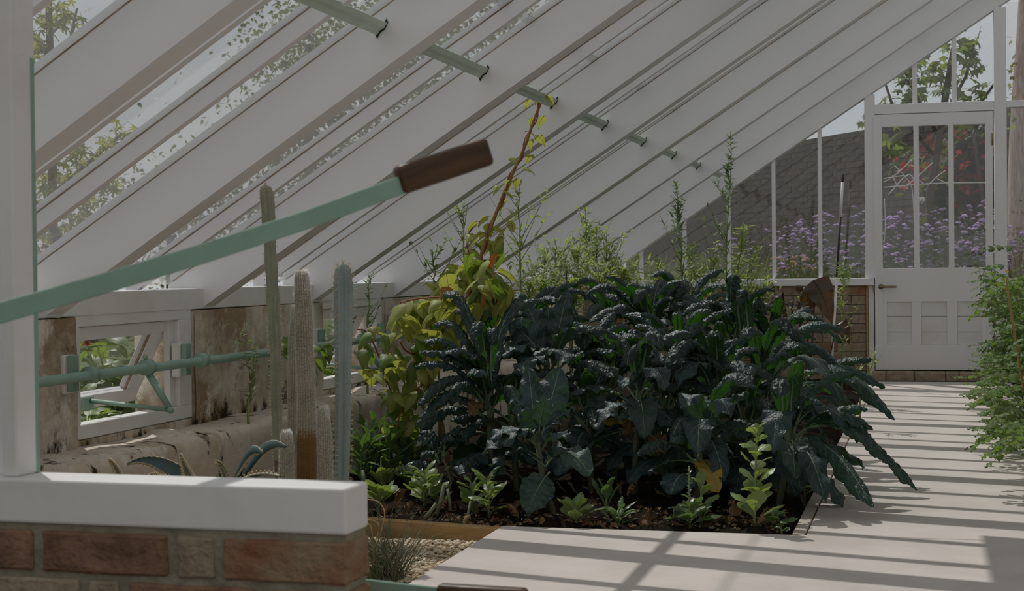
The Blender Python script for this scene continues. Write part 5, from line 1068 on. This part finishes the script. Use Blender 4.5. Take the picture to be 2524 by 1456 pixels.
def tfruit(px, py, Y, par, s): p = at(px, py, Y=Y); obj('tomato', FRM, par, p - par.location, (rnd(-.4, .4), rnd(-.4, .4), 0), s)
tp3 = [o for o in col.objects if o.name.startswith('tomato_plant')]
for px, py, Y, i, s in ((2408, 966, 11.0, 3, 1.25), (2420, 962, 11.1, 3, 1.0), (2447, 995, 9.9, 2, 1.2), (2461, 997, 9.85, 2, 1.2), (2456, 752, 10.4, 3, 1.25), (2435, 742, 10.5, 3, 1.0), (2475, 925, 9.6, 2, 1.4), (2500, 930, 9.3, 2, 1.2), (2515, 1025, 8.5, 1, 1.2)): tfruit(px, py, Y, tp3[i], s)
for px, py, Y, i, sc_, ry in ((2440, 660, 10.4, 3, 1.0, .3), (2425, 680, 10.4, 3, .9, .6), (2415, 700, 10.4, 3, .9, .1), (2420, 735, 10.4, 3, .9, .4), (2435, 850, 10.0, 2, 1.0, .2), (2420, 880, 9.9, 2, .9, .5), (2430, 890, 9.9, 2, .9, 0), (2440, 700, 10.3, 3, 1, .5), (2510, 1100, 7.9, 0, 1.0, .7), (2515, 1060, 8.0, 0, 1, .4)):
    p = at(px, py, Y=Y); obj('leaf', TL[i % 4], tp3[i], p - tp3[i].location + Vector((.12, 0, 0)), (0, ry - .3, PI + rnd(-.5, .5)), sc_)
pp = smooth_path([(0, 0, .6), tuple(at(2462, 700, Y=10.4) - tp3[3].location), tuple(at(2440, 655, Y=10.4) - tp3[3].location), tuple(at(2415, 690, Y=10.4) - tp3[3].location)]); mb = MB(); mb.tube([tuple(p) for p in pp], .003, 5); part('side_shoot', mb, WSTEM, tp3[3], True)
pp = smooth_path([(0, 0, .1), tuple(at(2470, 900, Y=9.95) - tp3[2].location), tuple(at(2440, 860, Y=9.95) - tp3[2].location), tuple(at(2415, 885, Y=9.95) - tp3[2].location)]); mb = MB(); mb.tube([tuple(p) for p in pp], .003, 5); part('side_shoot', mb, WSTEM, tp3[2], True)
for k in range(110):
    py = rnd(840, 1105); px = float(np.interp(py, [840, 960, 1000, 1050, 1105], [2462, 2456, 2468, 2506, 2518])) + abs(random.gauss(0, 40)); p = at(px, py, Z=rnd(.04, .30)); p = p if p.y < 12.3 else at(px, py, Y=12.2)
    h = min(tp3, key=lambda o: abs(o.location.y - p.y) + (0 if o.location.x < .8 else .6)); obj('leaf', TL[k % 4], h, p - h.location, (rnd(-.4, .4), rnd(-.5, .3), PI + rnd(-1.2, 1.2)), rnd(.7, 1.15))
a = at(2479, 685, Y=8.2); b = at(2530, 1010, Y=8.2); cn = thing('bamboo_cane', 'straw-coloured bamboo cane among the tomato leaves', 'cane', b); d = a - b; mb = MB(); mb.tube([tuple(d * k / 9) for k in range(10)], [.0055, .006, .0055, .006, .0055, .006, .0055, .006, .0055, .005], 8); part('cane', mb, mat('bamboo', (.50, .33, .12), (.40, .25, .09), scale=12, rough=.5), cn, True)

# ================================================================== outside the gable: garden wall, verbena, fig, creeper
WA = Vector((-1.9, 23.0, 0)); WB = Vector((0.77, 18.7, 0)); wd = (WB - WA).normalized(); wn_ = Vector((wd.y, -wd.x, 0)); wn_ = wn_ if wn_.y < 0 else -wn_; WT = 2.62
gwl = struct('wall_outer'); wang = math.atan2(wd.y, wd.x); WS = WA - wd * 6.0
RW = Matrix.Rotation(wang, 3, 'Z')
sgn = 1 if (RW @ Vector((0, 1, 0))).dot(wn_) > 0 else -1
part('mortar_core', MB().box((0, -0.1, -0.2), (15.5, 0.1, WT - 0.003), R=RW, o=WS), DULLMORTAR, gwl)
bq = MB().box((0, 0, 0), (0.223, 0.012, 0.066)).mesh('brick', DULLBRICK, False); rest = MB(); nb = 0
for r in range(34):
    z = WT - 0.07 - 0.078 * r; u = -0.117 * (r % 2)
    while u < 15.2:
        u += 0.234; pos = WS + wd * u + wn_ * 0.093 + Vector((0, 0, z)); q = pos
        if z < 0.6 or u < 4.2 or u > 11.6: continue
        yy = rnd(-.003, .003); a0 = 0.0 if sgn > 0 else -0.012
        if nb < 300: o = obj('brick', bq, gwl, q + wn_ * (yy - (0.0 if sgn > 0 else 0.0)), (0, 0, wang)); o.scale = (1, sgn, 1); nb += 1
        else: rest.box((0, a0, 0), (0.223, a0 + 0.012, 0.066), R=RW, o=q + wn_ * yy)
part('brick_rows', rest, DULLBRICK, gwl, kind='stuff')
# verbena
VB = mat('purple_verbena_flower', (.50, .37, .62), (.64, .50, .74), scale=30, rough=.8, transl=.25, vary=.25); VST = mat('thin_green_stem', (.13, .17, .06), rough=.8); VLF = mat('meadow_leaf', (.19, .23, .085), (.27, .28, .13), scale=12, rough=.8, transl=.3, vary=.2)
vh = MB()
for k in range(26):
    az = k * 2.4; r = .026 * math.sqrt(k / 26); q = Vector((math.cos(az) * r, math.sin(az) * r, .012 - r * .55)); vh.ball(tuple(q), .0062, 4, 3)
VHM = vh.mesh('flower_head', VB)
def top_y(x): return float(np.interp(x, [1740, 1830, 1900, 2000, 2100, 2180, 2260, 2330, 2440, 2520], [600, 575, 560, 530, 500, 520, 525, 505, 490, 540]))
for k in range(72):
    px = random.choice([rnd(1800, 2000), rnd(1900, 2150), rnd(2000, 2450), rnd(2150, 2450), rnd(2480, 2524)]); Y = rnd(13.5, 16.2); b = at(px, 700, Y=Y); b.z = -.14
    t = thing('verbena_plant', 'wiry verbena with small purple flower heads beyond the gable glass', 'flower', b, group='verbena beyond the gable glass'); mb = MB()
    for q in range(6):
        hx = px + rnd(-45, 45); y0 = top_y(hx); hy = y0 + (662 - y0) * random.random() ** .8; p = at(hx, hy, Y=Y + rnd(-.15, .15)) - b
        mid = p * .55 + vjit(.03); mb.tube([(0, 0, 0), tuple(mid), tuple(p)], [.003, .0022, .0015], 3, caps=False); obj('flower_head', VHM, t, p, (rnd(-.3, .3), rnd(-.3, .3), rnd(0, 6)), rnd(.7, 1.15))
        for _ in range(2): p2 = p + Vector((rnd(-.07, .07), rnd(-.05, .05), rnd(-.09, .0))); mb.tube([tuple(mid), tuple(p2)], [.0018, .0012], 3, caps=False); (obj('flower_head', VHM, t, p2, (rnd(-.3, .3), rnd(-.3, .3), 0), rnd(.4, .75)) if _ == 0 else None)
        for _ in range(5): h = rnd(.1, .75); P = droop(tuple(p * h), rnd(0, 6.3), rnd(.2, .8), -.3, rnd(.06, .12), 4); blade(mb, P, .006, M=3, shape='lance', seed=q, mi=1)
    part('stems', mb, [VST, VLF], t, kind='stuff')
# meadow of grasses behind
gm_ = MB()
for k in range(13000):
    x = rnd(-4.6, 2.6); y = rnd(13.3, 19.5); l = rnd(.5, 1.15) * (1.0 if x > -1.5 else 1.15); az = rnd(0, 6.3); P = droop((x, y, -.14), az, rnd(1.2, 1.55), rnd(.4, 1.2), l, 5); blade(gm_, P, rnd(.003, .007), M=2, shape='lance', seed=k, petw=.001, curl=.01)
obj('meadow_grass', gm_.mesh('meadow_grass', VLF), None, label='tall meadow grass mixed among the verbena outside the gable', cat='grass', kind='stuff')
of = MB()
for k in range(40): p = at(rnd(1900, 2010), rnd(630, 665), Y=13.4); of.ball(tuple(p), .008, 5, 4)
obj('orange_blooms', of.mesh('orange_blooms', mat('orange_bloom', (.75, .42, .12), rough=.8)), None, label='tiny orange blooms low behind the gable glass', cat='blooms', kind='stuff')
# fig tree over the wall
FIG = uv_leaf_mat('fig_leaf', (.15, .20, .085), (.32, .36, .18), (.22, .26, .14), rough=.6, transl=.35, tcol=(.36, .44, .09), vary=.3); BRN = mat('dark_branch', (.09, .075, .05), rough=.9)
def lobed(lobes, valley, name, m, L=1.0):
    """palmate leaf: lobes as (angle, length), valleys between them"""
    mb = MB(); pts = []
    def pt(a, r): return Vector((math.cos(a) * r * .62 + .12, math.sin(a) * r * .62, -.16 * r * r)) * L
    pts.append(pt(-2.7, .22))
    for i, (a, r) in enumerate(lobes):
        for da, f in ((-.16, .72), (-.05, .97), (.05, .97), (.16, .72)): pts.append(pt(a + da / max(r, .5), r * f))
        if i < len(lobes) - 1: pts.append(pt((a + lobes[i + 1][0]) / 2, valley))
    pts.append(pt(2.7, .22))
    mb.add([(0.02 * L, 0, 0)] + pts, [(0, i + 1, i + 2) for i in range(len(pts) - 1)], 0, [(.5, 0)] + [(.5 + p.y * .8 / L, p.x / L) for p in pts]); mb.tube([(-.3 * L, 0, .06 * L), (.02 * L, 0, 0)], .012 * L, 4, 0); return mb.mesh(name, m, True)
LB_FIG = [(-1.75, .62), (-.85, .88), (0, 1.0), (.85, .88), (1.75, .62)]; LB_STAR = [(-1.9, .62), (-.95, .92), (0, 1.1), (.95, .92), (1.9, .62)]; LB_OVAL = [(-1.2, .55), (-.5, .8), (0, 1.0), (.5, .8), (1.2, .55)]
FIGM = lobed(LB_FIG, .50, 'leaf', FIG)
def leafy_tree(name, label, cat, base, branches, clusters, me, size, n_parts, bark=BRN, group=None, extra=None):
    """branches: lists of points; clusters: (centre, radius, count); the first n_parts leaves are parts, the rest one foliage part"""
    t = thing(name, label, cat, base, group=group); o = Vector(base)
    for pts, r in branches: mb = MB(); mb.tube([tuple(Vector(p) - o) for p in pts], [r * (1 - .6 * i / len(pts)) for i in range(len(pts))], 6); part('branch', mb, bark, t, True)
    c = 0; fo = MB(); mv = np.array([v.co[:] for v in me.vertices]); mf = [list(p.vertices) for p in me.polygons]
    for cen, rad, n_ in clusters:
        for i in range(n_):
            v = Vector((random.gauss(0, .5), random.gauss(0, .5), random.gauss(0, .5))) * rad; p = Vector(cen) + v - o; rot = (rnd(-.8, .8), rnd(-.2, 1.1), rnd(0, 6.3)); s = size * rnd(.65, 1.2)
            if c < n_parts: obj('leaf', me, t, p, rot, s); c += 1
            else:
                R = Matrix.LocRotScale(p, __import__('mathutils').Euler(rot), Vector((s, s, s))); A = np.array(R); fo.add((mv @ A[:3, :3].T + A[:3, 3]).tolist(), mf)
    if fo.n: part('foliage', fo, me.materials[0], t, True, kind='stuff')
    return t
Yf = 16.3; fp = lambda x, y, Y=Yf: at(x, y, Y=Y)
leafy_tree('fig_tree', 'fig tree with lobed leaves rising over the garden wall outside', 'tree', (0.2, 16.8, -.14), [([(.2, 16.8, -.14), fp(2290, 500), fp(2330, 240), fp(2350, 120)], .05), ([fp(2320, 300), fp(2380, 190), fp(2400, 110)], .02), ([fp(2310, 330), fp(2250, 220), fp(2215, 140)], .02), ([fp(2300, 380), fp(2200, 260), fp(2180, 200)], .02), ([fp(2320, 330), fp(2420, 250), fp(2455, 200)], .02)],
           [(fp(2380, 100), .16, 16), (fp(2345, 150), .20, 20), (fp(2400, 150), .15, 12), (fp(2300, 165), .18, 16), (fp(2230, 190), .15, 12), (fp(2195, 235), .18, 16), (fp(2270, 235), .18, 14), (fp(2340, 225), .18, 14), (fp(2400, 225), .14, 9), (fp(2440, 220), .16, 10), (fp(2135, 270), .12, 7), (fp(2130, 300), .1, 5), (fp(2250, 170), .12, 8), (fp(2200, 330), .2, 12), (fp(2230, 380), .2, 12)], FIGM, .16, 300)
CRP = uv_leaf_mat('red_creeper_leaf', (.26, .035, .022), (.30, .09, .05), (.22, .045, .03), rough=.5, spec=.35, transl=.32, tcol=(.46, .05, .025), vary=.5); CRG = uv_leaf_mat('dark_creeper_leaf', (.018, .026, .010), (.06, .075, .03), (.03, .04, .015), rough=.5, spec=.3, transl=.25, tcol=(.25, .28, .03), vary=.4)
CM1 = lobed(LB_FIG, .6, 'leaf', CRP); CM2 = lobed(LB_FIG, .6, 'leaf', CRG); Yc = 17.0; cp = lambda x, y, Y=Yc: at(x, y, Y=Y)
leafy_tree('creeper', 'crimson creeper glowing through the door glass', 'creeper', (.75, 17.3, -.14), [([(.75, 17.3, -.14), cp(2420, 480), cp(2400, 330)], .03), ([cp(2420, 450), cp(2330, 380), cp(2240, 370)], .012)], [(cp(2395, 440), .22, 34), (cp(2420, 380), .2, 22), (cp(2370, 400), .15, 14), (cp(2320, 350), .2, 18), (cp(2290, 400), .22, 16), (cp(2240, 440), .18, 12), (cp(2225, 400), .15, 8), (cp(2400, 500), .2, 20), (cp(2505, 600), .22, 26), (cp(2500, 430), .15, 12)], CM1, .10, 300)
leafy_tree('creeper', 'dark green creeper mass behind the crimson leaves', 'creeper', (1.0, 17.5, -.14), [([(1.0, 17.5, -.14), cp(2430, 430, 17.3)], .03)], [(cp(2410, 340, 17.3), .24, 200), (cp(2400, 420, 17.4), .34, 300), (cp(2420, 500, 17.4), .34, 240), (cp(2330, 470, 17.4), .3, 120), (cp(2500, 520, 17.2), .35, 90), (cp(2380, 380, 17.5), .3, 90)], CM2, .15, 200)
# white wire plant frame
wf_ = thing('wire_plant_frame', 'bent white wire frame among the flowers beyond the door glass', 'frame', at(2260, 640, Y=15.5)); wo_ = -Vector(wf_.location); WW = mat('white_wire', (.62, .62, .60), rough=.6)
for lst in ([(2178, 462), (2300, 452), (2440, 450)], [(2178, 450), (2215, 425), (2245, 395)], [(2200, 432), (2225, 462), (2300, 400)], [(2190, 480), (2240, 430), (2262, 470)], [(2262, 440), (2285, 455), (2310, 435), (2330, 420)], [(2180, 490), (2182, 560), (2176, 640)], [(2205, 408), (2235, 440), (2250, 480), (2255, 640)], [(2310, 440), (2340, 455)], [(2178, 440), (2230, 432)]):
    mb = MB(); pp = smooth_path([at(x, y, Y=15.5) + wo_ for x, y in lst]); mb.tube([tuple(p) for p in pp], .0045, 5); part('wire', mb, WW, wf_, True)
# big bark-covered trunk at the right
TK = mat('pinkish_bark', (.56, .44, .39), (.32, .235, .20), scale=14, stretch=(5, 5, .55), rough=1.0, bump=1.0, bscale=22, detail=8)
mb = MB(); tb = at(2530, 300, Y=14.6); tr_ = thing('tree_trunk', 'thick pinkish tree trunk beyond the glass right of the door', 'tree', (tb.x + .02, 14.6, -.14)); N_, K_ = 60, 28; th = np.linspace(0, 2 * PI, K_ + 1); zz = np.linspace(-.14, 6.5, N_)
RR = np.interp(zz, [-.14, .8, 1.7, 2.6, 6.5], [.24, .18, .165, .15, .12]); V = np.zeros((N_, K_ + 1, 3)); nn = vnoise(np.tile(np.cos(th) * 5, (N_, 1)), zz[:, None] * 1.3 + np.tile(np.sin(th) * 5, (N_, 1)), 31); V[..., 0] = np.interp(zz, [-.14, 2, 6.5], [0, 0, .25])[:, None] + RR[:, None] * np.cos(th) * (1 + .18 * (nn - .5)); V[..., 1] = RR[:, None] * np.sin(th) * (1 + .18 * (nn - .5)); V[..., 2] = (zz + .14)[:, None]
mb.grid(V[:, ::-1] if False else V); part('trunk', mb, TK, tr_, True)
for k in range(24): p = at(2492 + rnd(-8, 12), rnd(90, 330), Y=14.3) - Vector(tr_.location); obj('leaf', FIGM, tr_, p, (rnd(-1, 1), rnd(-1, 1), rnd(0, 6)), .06)

# ================================================================== outside the left glass
STAR = uv_leaf_mat('star_leaf', (.22, .25, .06), (.38, .38, .14), (.28, .30, .10), rough=.55, transl=.45, tcol=(.50, .50, .08), vary=.3); SM = lobed(LB_STAR, .30, 'leaf', STAR); BK = mat('grey_bark', (.20, .17, .14), rough=.9); HDG = uv_leaf_mat('hedge_leaf', (.14, .17, .07), (.2, .22, .1), (.18, .2, .1), rough=.6, transl=.3, tcol=(.3, .34, .08), vary=.3); HM = lobed(LB_OVAL, .5, 'leaf', HDG)
Yt = 11.5; q = lambda x, y, Y=Yt: at(x, y, Y=Y)
leafy_tree('star_leaved_tree', 'young tree with star-shaped yellow-green leaves outside the left glass', 'tree', (-6.4, 11.6, .25), [([(-6.4, 11.6, .25), q(130, 560), q(128, 300), q(122, 80), q(118, -60)], .045), ([q(128, 250), q(170, 110), q(190, 20)], .015), ([q(128, 330), q(70, 170), q(50, 60)], .015), ([q(130, 480), q(230, 390), q(300, 330)], .018), ([q(130, 540), q(70, 480), q(20, 440)], .018)],
           [(q(120, 20), .22, 34), (q(175, 45), .15, 24), (q(75, 110), .16, 24), (q(120, 95), .14, 16), (q(60, 150), .12, 12), (q(300, 330), .10, 12), (q(265, 370), .18, 28), (q(210, 400), .22, 36), (q(150, 440), .25, 44), (q(90, 480), .25, 44), (q(270, 460), .15, 26), (q(200, 520), .25, 40), (q(120, 560), .25, 40), (q(60, 560), .2, 24), (q(20, 300), .3, 30), (q(230, 200), .15, 12)], SM, .13, 300, BK)
far = lambda x, y: at(x, y, Y=26)
for k, (lab, cl) in enumerate((('tree with grey-green crown far beyond the left glass', [(760, 110, 1.1, 500), (800, 200, 1.6, 500), (900, 260, 1.8, 500), (960, 130, 1.5, 450), (1080, 60, 1.6, 450)]), ('dense hedge-like tree far beyond the lower left glass', [(420, 580, 1.3, 400), (560, 520, 1.3, 400), (700, 430, 1.4, 450), (820, 380, 1.5, 450), (640, 600, 1.4, 300)]), ('broad tree far beyond the eaves at mid left', [(1200, 160, 1.8, 400), (1300, 60, 1.8, 400), (1150, 330, 1.8, 400), (1000, 450, 1.8, 400)]))):
    c0 = far(cl[0][0], 700); leafy_tree('distant_tree', lab, 'tree', (c0.x, 26, .2), [([(c0.x, 26, -.1), far(cl[0][0], cl[0][1])], .10)], [(far(x, y), r, int(n_ * 2.6)) for x, y, r, n_ in cl], HM, .13, 0, BK)
hd = lambda x, y: at(x, y, Y=13.5)
leafy_tree('hedge_bush', 'grey-green bush under the star-leaved tree outside the left glass', 'bush', (-7.6, 13.5, .25), [([(-7.6, 13.5, .25), hd(110, 640)], .05)], [(hd(90, 640), .5, 500), (hd(180, 600), .4, 350), (hd(40, 600), .5, 350), (hd(250, 560), .3, 200)], HM, .08, 0, BK)
# flowering plants outside the open windows
DHL = uv_leaf_mat('dahlia_leaf', (.13, .20, .05), (.28, .34, .13), (.18, .25, .08), rough=.45, spec=.5, transl=.4, tcol=(.32, .45, .06), vary=.35)
ovm = MB(); blade(ovm, droop((0, 0, 0), 0, .2, -.9, .11, 10), .024, M=5, shape='ovate', pet=.1, curl=.4, seed=5, rib=.0014); OVM = ovm.mesh('leaf', [DHL, WSTEM], True)
def bush(label, cx, cy, Y, pts, n_, flowers):
    b = at(cx, cy, Y=Y); b.z = .26; t = thing('garden_plant', label, 'plant', b); mb = MB()
    for (x, y) in pts: p = at(x, y, Y=Y + rnd(-.2, .2)) - b; mb.tube([(rnd(-.05, .05), 0, 0), tuple(p * .5), tuple(p)], [.006, .005, .003], 5)
    part('stems', mb, WSTEM, t, True)
    for i in range(n_): x, y = random.choice(pts); p = (at(x + rnd(-28, 28), y + rnd(-10, 50), Y=Y + rnd(-.25, .25)) - b); p.z = max(p.z, .03); p.x = min(p.x, -3.03 - b.x); obj('leaf', OVM, t, p, (rnd(-.5, .5), rnd(-.5, .7), rnd(0, 6.3)), rnd(.7, 1.3))
    for (x, y, r, m) in flowers:
        p = at(x, y, Y=Y - .2) - b; fb = MB()
        for k in range(34): az = k * 2.4; e = 1.4 - k * .05; P = droop((0, 0, 0), az, e, e - .7, r * (.6 + .4 * k / 34), 5); blade(fb, P, r * .16, M=3, shape='obovate', curl=-.5, seed=k, pet=.05)
        part('flower', fb, m, t, True, loc=p, label='red flower' if m is REDF else 'purple flower')
REDF = mat('red_petal', (.62, .045, .025), rough=.6, transl=.3); PURF = mat('purple_petal', (.30, .10, .38), rough=.6, transl=.3)
bush('leafy dahlia with one red bloom and purple asters outside the open window', 290, 960, 6.1, [(205, 840), (240, 850), (270, 850), (300, 850), (330, 860), (220, 900), (260, 900), (310, 900), (345, 900), (240, 940), (290, 940), (200, 940), (330, 930)], 110, [(214, 848, .028, REDF), (224, 938, .022, PURF), (232, 925, .018, PURF), (212, 950, .018, PURF)])
bush('bright green leafy plant below the sash of the open window', 215, 1060, 5.3, [(195, 1030), (215, 1025), (240, 1030), (225, 1010), (260, 1020), (300, 1015)], 46, [])
bush('shaded leafy plant outside the second window', 830, 880, 8.6, [(800, 800), (820, 810), (845, 800), (860, 830), (810, 860), (840, 880), (880, 840), (900, 860), (850, 920), (820, 920)], 70, [])
